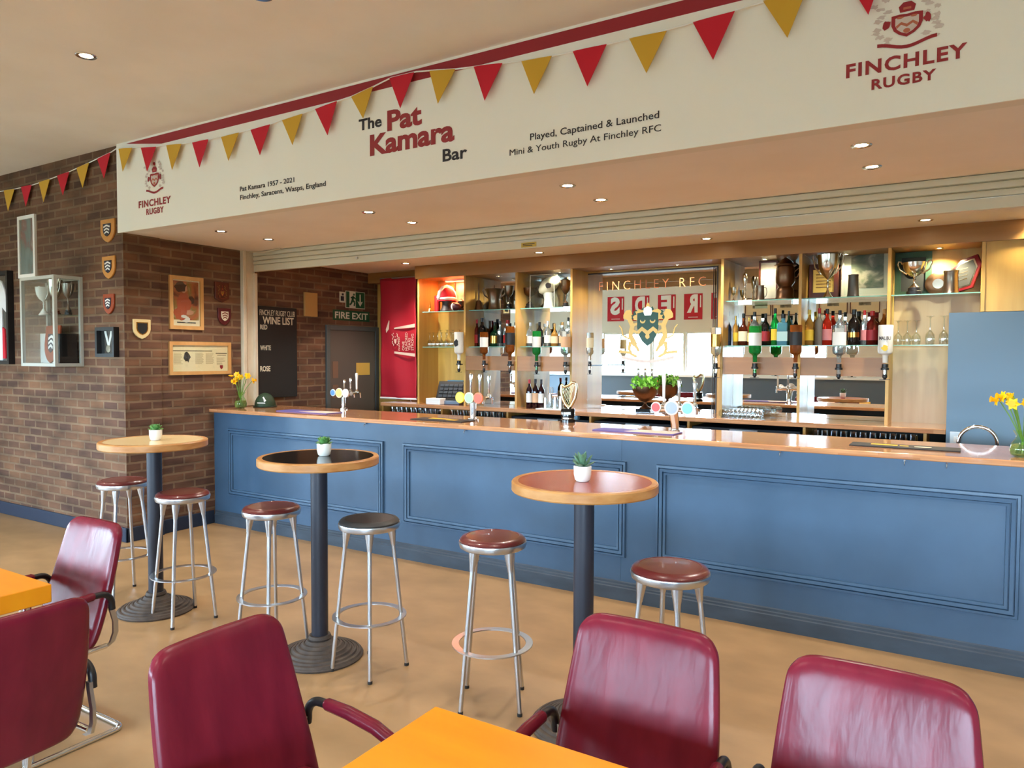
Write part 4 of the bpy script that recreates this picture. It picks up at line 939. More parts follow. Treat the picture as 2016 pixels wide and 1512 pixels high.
for s_ in (-1, 1):     # rampant supporters left and right
    k = 1+.2*s_
    mprism(g, limb(S([(.40, -.42), (.56, -.1), (.50, .22), (.62, .52)], s_), CW*.042, CW*.036), k)
    mprism(g, S([(.52, .45), (.60, .40), (.80, .48), (.80, .60), (.72, .74), (.56, .76), (.50, .6)], s_), k+.05)
    mprism(g, limb(S([(.50, .25), (.30, .30), (.26, .38)], s_), CW*.022, CW*.014), k+.1); mprism(g, limb(S([(.52, .1), (.34, .0), (.28, .06)], s_), CW*.022, CW*.014), k+.12)
    mprism(g, limb(S([(.46, -.35), (.34, -.5), (.28, -.62)], s_), CW*.03, CW*.016), k+.14); mprism(g, limb(S([(.56, -.3), (.60, -.55), (.52, -.68)], s_), CW*.03, CW*.016), k+.16)
    mprism(g, limb(S([(.60, -.2), (.80, -.1), (.86, .15), (.94, .25)], s_), CW*.012, CW*.008), k+.18)
    mprism(g, limb(S([(.95, -.62), (.6, -.66), (.35, -.8)], s_), CW*.02, CW*.02), k+.2)
for s_ in (-1, 1):     # mantling leaves
    for j, (x, z) in enumerate(((.16, .62), (.28, .66), (.36, .50), (.22, .48))): mprism(g, blob(cx_+s_*x*CW/2, cz_+z*CH/2, CW*.06, CH*.055, rnd, 11, .35), 2.4+.1*j+.05*s_)
mprism(g, blob(cx_, cz_+.88*CH/2, CW*.03, CH*.05, rnd, 12, .25), 2.6)
g.build('crest_gold', MGO, M, smooth=False)
g = G(); mprism(g, [(cx_+x*CW*.34, cz_+.06*CH+z*CH*.52) for x, z in SHIELD], 4.2)
for s_ in (-1, 1):
    for j, (x, z) in enumerate(((.40, .66), (.46, .52), (.12, .74))): mprism(g, blob(cx_+s_*x*CW/2, cz_+z*CH/2, CW*.04, CH*.045, rnd, 10, .35), 1.9+.02*j)
g.build('crest_shield', MG, M, smooth=False)
g = G()
ch = [(-.5, -.08), (-.28, .04), (0, -.1), (.28, .04), (.5, -.08), (.46, -.22), (.28, -.1), (0, -.26), (-.28, -.1), (-.46, -.22)]
mprism(g, [(cx_+x*CW*.32, cz_+.08*CH+z*CH*.5) for x, z in ch], 5.2); mprism(g, blob(cx_, cz_-.06*CH, CW*.035, CH*.045, rnd, 12, .1), 5.4)
for s_ in (-1, 1): mprism(g, [(cx_+s_*CW*.08+CW*.045*math.cos(R(q)), cz_+.20*CH+CH*.05*math.sin(R(q))) for q in range(180, 361, 30)]+[(cx_+s_*CW*.08+CW*.035*math.cos(R(q)), cz_+.215*CH+CH*.035*math.sin(R(q))) for q in range(360, 179, -30)], 5.5)
g.build('crest_charges', MGO, M, smooth=False)
g = G(); mprism(g, [(cx_+x*CW, cz_+z*CH) for x, z in ((-.05, .28), (.05, .28), (.07, .34), (.06, .40), (0, .43), (-.06, .40), (-.07, .34))], 5.0); g.build('crest_helmet', SILVER, M, smooth=False)
g = G(); sw = [(-.42+.84*q/14, -.38-.07*math.cos((-1+q/7)*PI*.5)) for q in range(15)]
mprism(g, [(cx_+x*CW, cz_+z*CH) for x, z in sw]+[(cx_+x*CW, cz_+(z-.05)*CH) for x, z in reversed(sw)], 3.2); g.build('crest_scroll', mat('scroll_pale', (206, 190, 186), .5), M, smooth=False)
# glass shelves
def gshelf(x0, x1, z, label, y0=2.03):
    tt = thing('glass_shelf', label, 'shelf', ((x0+x1)/2, YB, z), 0, 'glass shelves of the back bar')
    w_ = (x1-x0)/2
    G().box(-w_, y0-YB+.002, -.008, w_, -.007, 0).build('pane', SHELFG, tt); G().box(-w_, y0-YB, -.008, w_, y0-YB+.002, 0).build('polished_edge', SHEDGE, tt)
SB = [(XA, XBb, 'above the upturned wine glasses on the far left', 'under the upturned wine glasses on the far left'), (XBb, XC, 'carrying the brass bell and pewter pot', 'below the bell, carrying spirit bottles'), (XC, XD, 'carrying the boxed rugby ball', 'below the boxed ball, carrying spirit bottles'),
      (XE, XF, 'carrying the lidded urn', 'below the urn, carrying spirit bottles'), (XF, XG2, 'carrying the large silver cup', 'below the large silver cup, carrying spirit bottles')]
for x0, x1, u1, u2 in SB: gshelf(x0+TB+.002, x1-.002, ZUP, 'upper glass shelf '+u1); gshelf(x0+TB+.002, x1-.002, ZLO, 'lower glass shelf '+u2)
gshelf(XG2+TB+.002, XH-.002, ZUP, 'upper glass shelf carrying the lidded tankard and hexagonal plaque'); gshelf(XG2+TB+.002, XEND+.30, ZLO, 'lower glass shelf under the upturned glasses by the blue partition')
# blue partition on the right
struct(G().box(XEND+.002, 1.76, 0, XRR, 1.80, 2.03).build('wall_partition', mat('partition_blue', (104, 130, 150), .45)))
o = G().box(-.035, -.014, -.055, .035, 0, .055).build('switch_plate', mat('plate_bluewhite', (206, 220, 228), .4), None, bevel=.003); p = at(1874.5, 864, 1.76); o.location = (p.x+.02, 1.759, p.z); tag(o, 'white switch plate on the blue partition behind the sink tap', 'switch'); G().box(-.01, -.018, -.02, .01, -.0145, .02).build('rocker', WHITE, o)
# red club banner
x0, x1 = fx(749, 2.2, 680), fx(820, 2.2, 680)
t2 = thing('club_banner', 'tall red club banner hanging at the left end of the back bar', 'banner', ((x0+x1)/2, 2.2, ZK)); w_ = (x1-x0)/2; hb = 1.46
def ban(u_, v_): s_ = (u_*2-1); return (s_*w_, .010*math.sin(u_*9+v_*3)+.006*math.sin(v_*17+u_*4), .03+v_*hb-.02*(1-abs(s_))*(1-v_))
G().grid(ban, 25, 31).build('cloth', mat('banner_red', (176, 24, 42), .7), t2)
sm = t2.children; 
bo = [c for c in bpy.data.objects if c.parent is t2][0].modifiers.new('Solidify', 'SOLIDIFY'); bo.thickness = .003
G().tube([(-w_, 0, .025), (w_, 0, .025)], .012, 10).build('bottom_rail', WHITE, t2); G().tube([(-w_, 0, hb+.03), (w_, 0, hb+.03)], .010, 10).build('top_rail', ALU, t2)
BANW = mat('banner_print', (226, 196, 176), .7)
def bz(py): return at(790, py, 2.2).z-ZK
g = G().prism([(-.15*w_, bz(645)), (w_*.98, bz(638)), (w_*.98, bz(645)), (-.15*w_, bz(648))], (0, -.022, 0), (1, 0, 0), (0, 0, 1), (0, -.001, 0)).prism([(-.15*w_, bz(692)), (w_*.98, bz(696)), (w_*.98, bz(702)), (-.15*w_, bz(696))], (0, -.022, 0), (1, 0, 0), (0, 0, 1), (0, -.001, 0)); g.build('printed_stripes', BANW, t2, smooth=False)
for k, s_ in enumerate(('ONE', 'HUNDRED', 'YEARS', 'STRONG')):
    text('lettering', s_, BANW, ((.42+.165*k)*w_, -.024, bz(690)), (.11, .215, .15, .20)[k], .036, t2, u=(0, 0, 1), v=(-1, 0, 0))
text('lettering', 'FINCHLEY', BANW, (.16*w_, -.024, bz(690)), .17, .018, t2, u=(0, 0, 1), v=(-1, 0, 0))
crest(t2, (-.08*w_, bz(670)), w_*.42, .19, -.024, BANW, MATS['banner_red'], BANW)
G().prism([(-.62*w_, bz(648)), (-.45*w_, bz(630)), (-.42*w_, bz(632)), (-.46*w_, bz(648)), (-.60*w_, bz(655))], (0, -.022, 0), (1, 0, 0), (0, 0, 1), (0, -.001, 0)).build('printed_ball', BANW, t2, smooth=False)

# ---------------------------------------------------------------- bottles
def glassy(name, c, rough=.06, trans=.55): return mat(name, c, rough, 0, trans, 1.3, coat=.3)
BT = {'amber': glassy('liquor_amber', (150, 78, 24)), 'gold': glassy('liquor_gold', (206, 150, 70)), 'dkamber': glassy('liquor_dark', (96, 40, 18)), 'clear': mat('liquor_clear', (222, 230, 230), .04, 0, .85, 1.2), 'green': glassy('glass_green', (16, 150, 60)), 'dkgreen': glassy('glass_dark_green', (16, 54, 34), .08, .2), 'black': mat('glass_black', (18, 14, 14), .08), 'blue': glassy('glass_pale_blue', (110, 180, 205)), 'dblue': glassy('glass_blue', (24, 70, 130)), 'red': glassy('liquor_red', (206, 44, 26)), 'wine': mat('wine_dark', (34, 12, 18), .08), 'white': mat('bottle_white', (228, 224, 212), .3), 'ruby': glassy('liquor_ruby', (120, 30, 24)), 'grey': mat('bottle_frost', (150, 140, 128), .3, 0, .4, 1.2)}
LB = {'cream': PAPER, 'white': mat('label_white', (226, 226, 220), .6), 'black': mat('label_black', (28, 28, 30), .5), 'yellow': mat('label_yellow', (226, 190, 60), .6), 'red': mat('label_red', (170, 36, 34), .6), 'gold': BRASS, 'peach': mat('label_peach', (226, 180, 140), .6), 'pink': mat('label_pink', (206, 130, 130), .6), 'navy': NAVY, 'teal': mat('label_teal', (170, 206, 206), .5), 'dkred': STRIPE}
PROF = {'spirit': [(0, 0), (.92, 0), (1, .02), (1, .58), (.92, .64), (.5, .72), (.36, .77), (.32, .95)], 'wine': [(0, 0), (.95, 0), (1, .02), (1, .58), (.9, .66), (.42, .76), (.36, .80), (.34, .97)], 'squat': [(0, 0), (.95, 0), (1, .03), (1, .46), (.85, .56), (.4, .64), (.28, .70), (.27, .95)], 'gin': [(0, 0), (.95, 0), (1, .02), (1, .66), (.9, .72), (.42, .77), (.36, .80), (.34, .96)]}
def dep(P): return (Vector(P)-CAM).dot(CF)
def bottle(label, px, ytop, wpx, glass, lab, cap, style='spirit', Y=2.17, zb=ZLO, sq=False, labz=(.14, .44), group='spirit bottles on the lower glass shelves', cat='bottle'):
    p = at(px, 700, Y); h = at(px, ytop, Y).z-zb; r = wpx/2*dep((p.x, Y, zb))/FPX
    t = thing('liquor_bottle' if style != 'wine' else 'wine_bottle', label, cat, (p.x, Y, zb), PI/4 if sq else 0, group)
    n = 4 if sq else 22; k = 1.25 if sq else 1.0
    pr_ = PROF[style]
    if sq:
        G().lathe([(a*r*k, b*h) for a, b in pr_[:5]]+[(.36*r, .74*h)], n=4).build('body', BT[glass], t, bevel=r*.12); G().lathe([(.34*r, .73*h), (.32*r, .95*h)], n=14).build('neck', BT[glass], t)
    else: G().lathe([(a*r, b*h) for a, b in pr_], n=n).build('body', BT[glass], t)
    tr_ = pr_[-1][0]
    G().lathe([(tr_*r*1.15, .86*h), (tr_*r*1.15, h*.995), (tr_*r*.9, h), (0, h)], n=14).build('cap', cap, t)
    if lab:
        if sq: G().lathe([(r*k*1.02, labz[0]*h), (r*k*1.02, labz[1]*h)], n=4, cap=False).build('label', LB[lab], t, smooth=False)
        else: G().lathe([(r*1.012, labz[0]*h), (r*1.012, labz[1]*h)], n=22, cap=False).build('label', LB[lab], t)
    return t
BLK = BLACK; RC = mat('cap_red', (176, 30, 30), .4); GC = BRASS; SC_ = ALU; CORK = mat('cork', (180, 136, 90), .7)
left = 'left'
LBOT = [('slim amber bottle with a cream label, leftmost on the left lower shelf', 927.5, 632, 10.5, 'amber', 'cream', CORK, 'spirit'),
 ('reddish bottle with a red label behind the white-labelled inverted bottle', 939, 629, 11, 'ruby', 'red', RC, 'spirit'),
 ('dark round-shouldered bottle rising above the white-labelled inverted bottle', 949, 626, 17, 'black', 'black', BLK, 'spirit'),
 ('dark green bottle with a gold triangular label on the left lower shelf', 974, 634, 20, 'dkgreen', 'gold', BLK, 'squat'),
 ('silver-grey bottle right of the dark green bottle on the left lower shelf', 985, 632, 13, 'clear', 'black', BLK, 'spirit'),
 ('clear red-capped bottle left of the first shelf upright', 999.5, 630, 18, 'clear', 'red', RC, 'gin'),
 ('square dark amber bottle with a wide flat cap', 1028, 641, 18, 'dkamber', 'cream', BLK, 'squat'),
 ('pale bottle with a white label left of the green inverted bottle', 1043.5, 635, 14, 'clear', 'white', SC_, 'spirit'),
 ('tall black bottle behind the green inverted bottle', 1062, 634, 14, 'black', 'black', BLK, 'wine'),
 ('clear tall bottle right of the black bottle below the boxed ball', 1078, 632, 14, 'clear', 'white', SC_, 'spirit'),
 ('rounded bottle with a cream label and cork below the boxed ball', 1091.5, 637, 15, 'gold', 'cream', CORK, 'squat'),
 ('pale pink-labelled bottle behind the peach-labelled inverted bottle', 1107, 634, 14, 'clear', 'peach', CORK, 'spirit'),
 ('dark-capped bottle at the right end of the left lower shelf', 1118.5, 625, 12, 'clear', 'white', BLK, 'spirit')]
for lb, px, yt, wp, gl_, la, cp_, stl in LBOT: bottle(lb, px, yt, wp, gl_, la, cp_, stl, sq='square' in lb)
RBOT = [('small dark blue bottle, leftmost on the right lower shelf', 1433, 613, 12, 'dblue', 'navy', BLK, 'squat'),
 ('small amber bottle beside the blue one on the right lower shelf', 1447.5, 622, 10, 'gold', 'yellow', GC, 'spirit'),
 ('squat cognac bottle with a cream label and black neck', 1463, 617, 19, 'dkamber', 'cream', BLK, 'squat'),
 ('slim amber bottle behind the cognac bottle', 1473.5, 625, 9, 'amber', 'gold', GC, 'spirit'),
 ('clear bottle with a black cap behind the bright green inverted bottle', 1484.5, 614, 18, 'clear', 'white', BLK, 'spirit'),
 ('dark bottle right of the green inverted bottle', 1506, 617, 17, 'black', 'dkred', BLK, 'spirit'),
 ('green whiskey bottle with a yellow label and tall pourer', 1525, 607, 15, 'green', 'yellow', BLK, 'spirit'),
 ('square pale blue gin bottle with a pale label', 1541, 618, 22, 'blue', 'teal', BLK, 'gin'),
 ('dark green bottle with a black pourer behind the pale blue gin', 1551.5, 612, 11, 'dkgreen', 'black', BLK, 'spirit'),
 ('clear bottle with a yellow label and cap left of the red aperitif', 1592, 610, 17, 'gold', 'yellow', mat('cap_yellow', (226, 204, 110), .5), 'spirit'),
 ('frosted grey bottle with a bright red cap', 1611.5, 607, 16, 'grey', None, RC, 'spirit'),
 ('bright red aperitif bottle with a dark cap', 1627, 608, 18, 'red', 'pink', BLK, 'spirit'),
 ('bottle with a tall dark neck behind the white-labelled inverted bottle', 1652, 611, 17, 'clear', 'white', BLK, 'spirit'),
 ('tall black liqueur bottle with an oval gold label', 1680, 609, 22, 'black', 'gold', BLK, 'wine'),
 ('clear bottle with a pink label right of the black liqueur bottle', 1700.5, 611, 14, 'clear', 'pink', RC, 'spirit'),
 ('ruby red bottle with a red cap near the right upright', 1716, 612, 23, 'ruby', 'dkred', RC, 'spirit'),
 ('amber bottle with a cork behind the white inverted bottle on the far right', 1739, 608, 17, 'amber', 'black', CORK, 'spirit')]
for lb, px, yt, wp, gl_, la, cp_, stl in RBOT: bottle(lb, px, yt, wp, gl_, la, cp_, stl, sq='square' in lb, labz=(.22, .36) if 'oval' in lb else (.14, .44))
# wine bottles on the worktop
for lb, px, yt, la, cp_ in (('left red wine bottle with a white label and red capsule on the worktop', 1042.5, 747, 'white', RC), ('middle wine bottle with a cream and dark red label on the worktop', 1054.5, 746, 'peach', BLK), ('right wine bottle behind the condiment jars on the worktop', 1066, 747, 'white', BLK)):
    bottle(lb, px, yt, 12.5, 'wine', la, cp_, 'wine', 1.98, ZK, labz=(.2, .52), group='wine bottles on the worktop')
# inverted bottles in optics
def optic(label, px, ytop, ybot, wpx, glass, lab, Y=1.915, style='gin', jamb=False):
    p = at(px, 690, Y); zt = at(px, ytop, Y).z; zo = at(px, ybot, Y).z; d_ = dep((p.x, Y, 1.7)); r = wpx/2*d_/FPX; zn = zo+.135; h = zt-zn+.01
    t = thing('optic_bottle', label, 'inverted bottle', (p.x, Y, zo), 0, 'inverted bottles in optics')
    pr_ = PROF[style]
    G().lathe([(a*r, .125+(1-b)*h) for a, b in reversed(pr_)], n=24).build('body', BT[glass], t)
    if lab: G().lathe([(r*1.012, .125+h*.48), (r*1.012, .125+h*.82)], n=24, cap=False).build('label', LB[lab], t)
    if glass == 'white' and wpx > 20: text('lettering', 'MALIBU', TXBLK, (0, -r-.001, .125+h*.62), r*1.5, r*.5, t, mid=True, bold=.02); G().prism(blob(0, .125+h*.42, r*.45, r*.4, random.Random(1), 10, .3), (0, -r*1.0-.001, 0), (1, 0, 0), (0, 0, 1), (0, -.001, 0)).build('printed_sun', LB['yellow'], t, smooth=False)
    elif glass == 'white': G().prism(blob(0, .125+h*.62, r*.55, r*.8, random.Random(1), 12, .2), (0, -r-.001, 0), (1, 0, 0), (0, 0, 1), (0, -.001, 0)).build('printed_badge', LB['black'], t, smooth=False)
    G().lathe([(0, .128), (r*.42, .128), (r*.42, .10), (r*.55, .095), (r*.55, .08), (0, .08)], n=16).build('collar', BLACK, t)
    G().lathe([(r*.36, .08), (r*.36, .045), (r*.42, .04)], n=16, cap=False).build('measure', CLEAR, t)
    G().lathe([(r*.28, .079), (r*.28, .045)], n=14).build('dose', BT[glass] if glass != 'white' else CHROME, t)
    G().lathe([(r*.3, .044), (r*.34, .02), (r*.2, .012), (r*.16, .0)], n=14).build('valve', BLACK, t)
    G().box(-r*.7, -.012, .0, r*.7, .008, .004).build('push_bar', BLACK, t)
    yb = (YU+.003-Y) if not jamb else (YB-.002-Y)
    G().box(-.012, 0, .082, .012, yb, .094).build('bracket', BLACK, t)
OPT = [('white inverted bottle in an optic, leftmost by the wine glasses', 903.5, 654, 733, 18.5, 'white', None), ('amber inverted bottle with a white label on the left rail', 953, 654, 733, 16.5, 'amber', 'white'), ('amber inverted bottle with a black label on the left rail', 1004, 643, 735, 19, 'amber', 'black'),
 ('bright green inverted gin bottle on the left rail', 1056.5, 652, 737, 17.5, 'green', 'white'), ('clear inverted bottle with a peach label on the left rail', 1113.5, 652, 737, 19, 'clear', 'peach'),
 ('clear inverted bottle at the left edge of the big mirror', 1161.5, 655, 737, 14, 'clear', 'cream'), ('clear inverted bottle with a gold label at the right edge of the big mirror', 1409, 645, 744, 20, 'clear', 'gold'),
 ('bright green inverted gin bottle on the right rail', 1486.5, 642, 744, 24, 'green', 'white'), ('dark amber inverted bottle with a black label on the right rail', 1566.5, 640, 745, 23, 'amber', 'black'), ('clear inverted bottle with a white label on the right rail', 1652, 640, 747, 25, 'clear', 'white'), ('white inverted bottle at the right upright', 1743, 640, 748, 27, 'white', None)]
for i, (lb, px, yt, yb_, wp, gl_, la) in enumerate(OPT): optic(lb, px, yt, yb_, wp, gl_, la, jamb=i in (5, 6))
# rods that carry the two mirror optics
for px, lb in ((1404, 'thin dark rod on the right side of the big mirror'),):
    a = at(px, 640, YB-.03); o = G().tube([(0, 0, 0), (0, 0, 1.40)], .005, 8).build('mirror_rod', MATS['edge_dark']); o.location = (a.x, YB-.03, ZK); tag(o, lb, 'rod')

# ---------------------------------------------------------------- glasses
def wineglass(label, px, Y, zb, h, r, group):
    p = at(px, 660, Y); o = G().lathe([(r*.86, 0), (r, h*.22), (r*.9, h*.36), (r*.4, h*.47), (.005, h*.52), (.0045, h*.9), (.010, h*.96), (r*.85, h*.985), (r*.87, h*.995), (0, h)], n=24, cap=False).build('wine_glass', TUMBLER); o.location = (p.x, Y, zb); tag(o, label, 'wine glass', group); return o
GL = 'upturned wine glasses on the left lower shelf'
for k, px in enumerate((846, 853.5, 862, 869.5, 878, 888)): wineglass('upturned wine glass in the front row at the far left end of the shelves', px, 2.09, ZLO, .165, .029, GL)
GL2 = 'taller upturned wine glasses behind the front row'
for k, px in enumerate((868, 880, 892, 905)): wineglass('taller upturned wine glass in the back row at the far left shelves', px, 2.22, ZLO, .20, .032, GL2)
GR = 'upturned wine glasses on the right lower shelf'
for k, px in enumerate((1768, 1786, 1804)): wineglass('shorter upturned wine glass on the shelf left of the blue partition', px, 2.13, ZLO, .20, .034, GR)
for k, px in enumerate((1831, 1858, 1884, 1912)): wineglass('taller upturned wine glass at the edge of the blue partition', px, 2.13, ZLO, .233, .036, 'taller upturned wine glasses by the blue partition')
def tumbler(label, loc, h, r, group, rot=None):
    o = G().lathe([(r*.8, h), (r, 0.0), (r*.94, 0.001), (r*.74, h*.93), (0, h*.93)], n=16, cap=False).build('tumbler', TUMBLER); o.location = loc; tag(o, label, 'glass', group)
    if rot: o.rotation_euler = rot
    return o
def spread(x0, x1, n): return [x0+(x1-x0)*k/(n-1) for k in range(n)]
for x in spread(XDV[0]+.09, XDV[1]-.07, 11): tumbler('upturned tumbler on the dark shelf under the red banner', (x, 1.91, .976), .115, .034, 'tumblers under the banner')
for x in spread(XDV[1]+.09, XDV[2]-.07, 10): tumbler('upturned tumbler on the dark shelf under the till', (x, 1.91, .976), .115, .034, 'tumblers under the till')
for x in spread(XDV[5]+.09, XDV[6]-.07, 11): tumbler('upturned tumbler on the dark shelf below the right mirrors', (x, 1.91, .976), .105, .034, 'tumblers below the right mirrors')
# tumblers lying in a row on the worktop
for k in range(10):
    px = 1424+8.0*k; p = at(px, 815, 1.96); tumbler('tumbler stacked on its side in the row on the worktop below the right mirrors', (p.x, 1.93, ZK+.037), .10, .036, 'tumblers lying on the worktop', (R(-84), 0, R(12)))
    if k < 8: p = at(px+6, 812, 2.06); tumbler('tumbler stacked on its side in the row on the worktop below the right mirrors', (p.x, 2.10, ZK+.037), .10, .036, 'tumblers lying on the worktop', (R(-84), 0, R(12)))
# condiment glasses by the wine bottles
for px, Y, h, r, lb in ((1074, 1.90, .11, .026, 'small clear glass right in front of the wine bottles'), (1083, 1.92, .15, .024, 'tall clear glass holding straws beside the wine bottles'), (1093, 1.90, .12, .030, 'clear jar between the straw glass and the harp font'), (1104, 1.93, .13, .032, 'clear jar nearest the harp font')):
    p = at(px, 800, Y); tumbler(lb, (p.x, Y, ZK+.012), h, r, 'glass jars on the worktop tray')
p = at(1090, 803, 1.91); o = G().box(-.17, -.08, 0, .17, .08, .010).build('serving_tray', WHITE, None, bevel=.004); o.location = (p.x, 1.91, ZK+.001); tag(o, 'white tray under the glass jars on the worktop', 'tray')
p = at(1083, 800, 1.92); g = G()
for k in range(5): g.tube([(.004*k-.008, .003*(k % 2), .02), (.016*k-.032, .01*(k % 3)-.01, .22)], .0028, 6)
o = g.build('drinking_straws', mat('straw_grey', (190, 186, 180), .5)); o.location = (p.x, 1.92, ZK+.012); tag(o, 'bunch of pale straws standing in the tall clear glass', 'straws')

# ---------------------------------------------------------------- trophies on the top shelves
def trophy(label, px, ytop, wpx, m, kind, Y=2.17, zb=ZUP, **kw):
    p = at(px, 600, Y); H = at(px, ytop, Y).z-zb; r = wpx/2*dep((p.x, Y, zb))/FPX
    return cup(label, (p.x, Y, zb), H, r, m, kind=kind, group='trophies on the top shelf', **kw)
trophy('pair of tiny brass bell on the left end of the top shelf', 846, 592, 12, BRASS, 'bell', plinth=0, pm=BLACK, name='hand_bell', cat='bell')
bpy.data.objects['hand_bell']['label'] = 'tiny brass bell at the left end of the top shelf'
p = at(861, 600, 2.12); h = at(861, 580, 2.12).z-ZUP
t = thing('red_tin', 'tall red tin with a gold knob left of the red scrum cap', 'tin', (p.x, 2.12, ZUP), 0); r = .034
G().lathe([(0, 0), (r, 0), (r, h*.9), (r*.9, h*.94), (0, h*.94)], n=20).build('canister', mat('tin_red', (176, 28, 30), .4), t); G().lathe([(0, h*.94), (.012, h*.945), (.012, h), (0, h*1.02)], n=12).build('knob', BRASS, t)
# red and white scrum cap on a dark stand
p = at(880, 600, 2.16); t = thing('scrum_cap', 'red and white padded cap on a dark stand on the top shelf', 'cap', (p.x, 2.16, ZUP), R(-20)); zc = .235
G().lathe([(0, 0), (.075, 0), (.08, .01), (.06, .05), (.055, .10), (.065, .15), (0, .17)], n=24).build('stand', mat('stand_dark', (54, 48, 46), .5), t)
def dome(rx, ry, rz, z0, lo=0.0, n=20, m=9): 
    return G().grid(lambda u_, v_: (rx*math.cos(2*PI*u_)*math.cos(lo+(PI/2-lo)*v_), ry*math.sin(2*PI*u_)*math.cos(lo+(PI/2-lo)*v_), z0+rz*math.sin(lo+(PI/2-lo)*v_)), n+1, m)
dome(.10, .11, .13, .15, -.25).build('crown', RED, t)
G().lathe([(.103, .13), (.112, .14), (.112, .155), (.10, .165)], n=28, cap=False).build('brim', WHITE, t)
G().tube([(0, .115, .15), (0, .10, .22), (0, .055, .275), (0, 0, .29), (0, -.055, .275), (0, -.10, .22), (0, -.115, .15)], .022, 10).build('white_band', WHITE, t)
p = at(897, 610, 2.10); o = thing('rugby_ball', 'small maroon and white rugby ball by the scrum cap', 'ball', (p.x, 2.10, ZUP+.05)); G().lathe([(0, -.075), (.026, -.062), (.043, -.03), (.049, 0), (.043, .03), (.026, .062), (0, .075)], n=20, axis='X').build('ball_skin', mat('ball_maroon', (70, 24, 34), .4), o); G().lathe([(.0440, -.034), (.0495, -.012), (.0440, -.028)], n=20, axis='X', cap=False).build('white_panel', WHITE, o)
trophy('black bell-shaped award at the right of the scrum cap', 908, 588, 15, BLACK, 'urn', plinth=0)
p = at(905, 575, 2.29); framed('framed_photograph', 'small dark framed photo leaning behind the black bell-shaped award', 'framed photograph', (p.x, 2.315, ZUP+.19), 0, .16, .37, .014, MAHOG, None, 0, photo('photo_pink', ((.4, (190, 120, 110)), (.6, (226, 170, 160))), (4, 4, 4)), glass=False)
trophy('wooden-handled brass hand bell on the top shelf', 942.5, 556, 18, BRONZE, 'bell', plinth=0, name='hand_bell', cat='bell')
trophy('large flared pewter pot on the top shelf', 973, 569, 40, PEWTER, 'flare', plinth=0, handles=2)
trophy('slim pewter goblet trophy right of the flared pot', 1002, 563, 21, PEWTER, 'goblet', plinth=.25)
trophy('wide bronze bowl cup on a black base left of the boxed ball', 1043, 567, 30, BRONZE, 'bowl', plinth=.24, handles=2)
p = at(1078, 600, 2.17); t = thing('display_case', 'clear acrylic display case on the top shelf', 'display case', (p.x, 2.17, ZUP)); hh = at(1078, 543, 2.17).z-ZUP; e_ = .145
for nm, bx in (('front_pane', (-e_, -.12, 0, e_, -.117, hh)), ('back_pane', (-e_, .117, 0, e_, .12, hh)), ('side_pane', (-e_, -.117, 0, -e_+.003, .117, hh)), ('side_pane', (e_-.003, -.117, 0, e_, .117, hh)), ('top_pane', (-e_+.003, -.117, hh-.003, e_-.003, .117, hh))): G().box(*bx).build(nm, CLEAR, t)
g = G()
for x in (-e_, e_): g.tube([(x, -.12, 0), (x, -.12, hh)], .0025, 6)
g.tube([(-e_, -.12, hh), (e_, -.12, hh)], .0025, 6).build('bright_edge', mat('acrylic_edge', (236, 232, 206), .3), t)
t = thing('rugby_ball', 'white rugby ball with a black badge inside the clear display case', 'ball', (p.x+.02, 2.17, ZUP+.245)); t.rotation_euler = (0, R(-38), R(32))
G().lathe([(0, -.135), (.03, -.122), (.058, -.085), (.075, -.04), (.08, 0), (.075, .04), (.058, .085), (.03, .122), (0, .135)], n=28, axis='X').build('ball_skin', mat('ball_white', (230, 226, 206), .45), t)
G().prism(blob(-.02, 0, .03, .028, rnd, 12, .25), (0, -.0805, 0), (1, 0, 0), (0, 0, 1), (0, -.002, 0)).build('badge', TXBLK, t, smooth=False)
o = G().lathe([(.06, .001), (.05, .03), (.045, .10), (.062, .165), (.055, .165), (.036, .10), (0, .05)], n=24).build('ball_stand', mat('stand_white', (216, 218, 214), .35)); o.location = (p.x+.01, 2.17, ZUP); tag(o, 'white cup stand holding the ball inside the display case', 'stand')
trophy('tall brown goblet on a black base at the right end of the left top shelf', 1113.5, 552, 22, BRONZE, 'goblet', plinth=.17)
trophy('tiny silver goblet on a black base, leftmost on the right top shelf', 1443.5, 566, 11, SILVER, 'goblet', plinth=.10)
trophy('silver figure cup on the right top shelf', 1466, 537, 17, SILVER, 'figure', plinth=.0)
trophy('grey pewter tankard in front of the small framed photo', 1496.5, 562, 18, PEWTER, 'tankard', plinth=0, handles=1, Y=2.12)
trophy('dark bottle-shaped trophy behind the grey tankard', 1490, 545, 11, PEWTER, 'figure', plinth=0, Y=2.25)
p = at(1508, 570, 2.2); framed('framed_photograph', 'small mahogany framed photo leaning left of the lidded urn', 'framed photograph', (p.x, 2.30, ZUP+.19), 0, .17, .36, .016, MAHOG, None, 0, photo('photo_pale', ((.4, (200, 196, 180)), (.6, (230, 226, 214))), (4, 4, 4)), glass=False)
trophy('tall lidded bronze urn trophy', 1545, 503, 42, BRONZE, 'urn', plinth=.0, handles=1, Y=2.13)
trophy('large silver two-handled cup in the middle of the right top shelf', 1629, 502, 42, SILVER, 'bowl', plinth=.0, handles=2, Y=2.10)
p = at(1622, 565, 2.27); t = thing('award_plaque', 'mahogany award plaque with a gold plate behind the large silver cup', 'plaque', (p.x, 2.27, ZUP)); G().box(-.12, -.03, 0, .12, 0, .31).build('board', MAHOG, t, bevel=.004); G().box(-.085, -.033, .06, .085, -.0305, .26).build('gold_plate', BRASS, t)
g = G()
for k in range(5): g.box(-.06, -.0338, .10+k*.028, .06, -.0332, .108+k*.028)
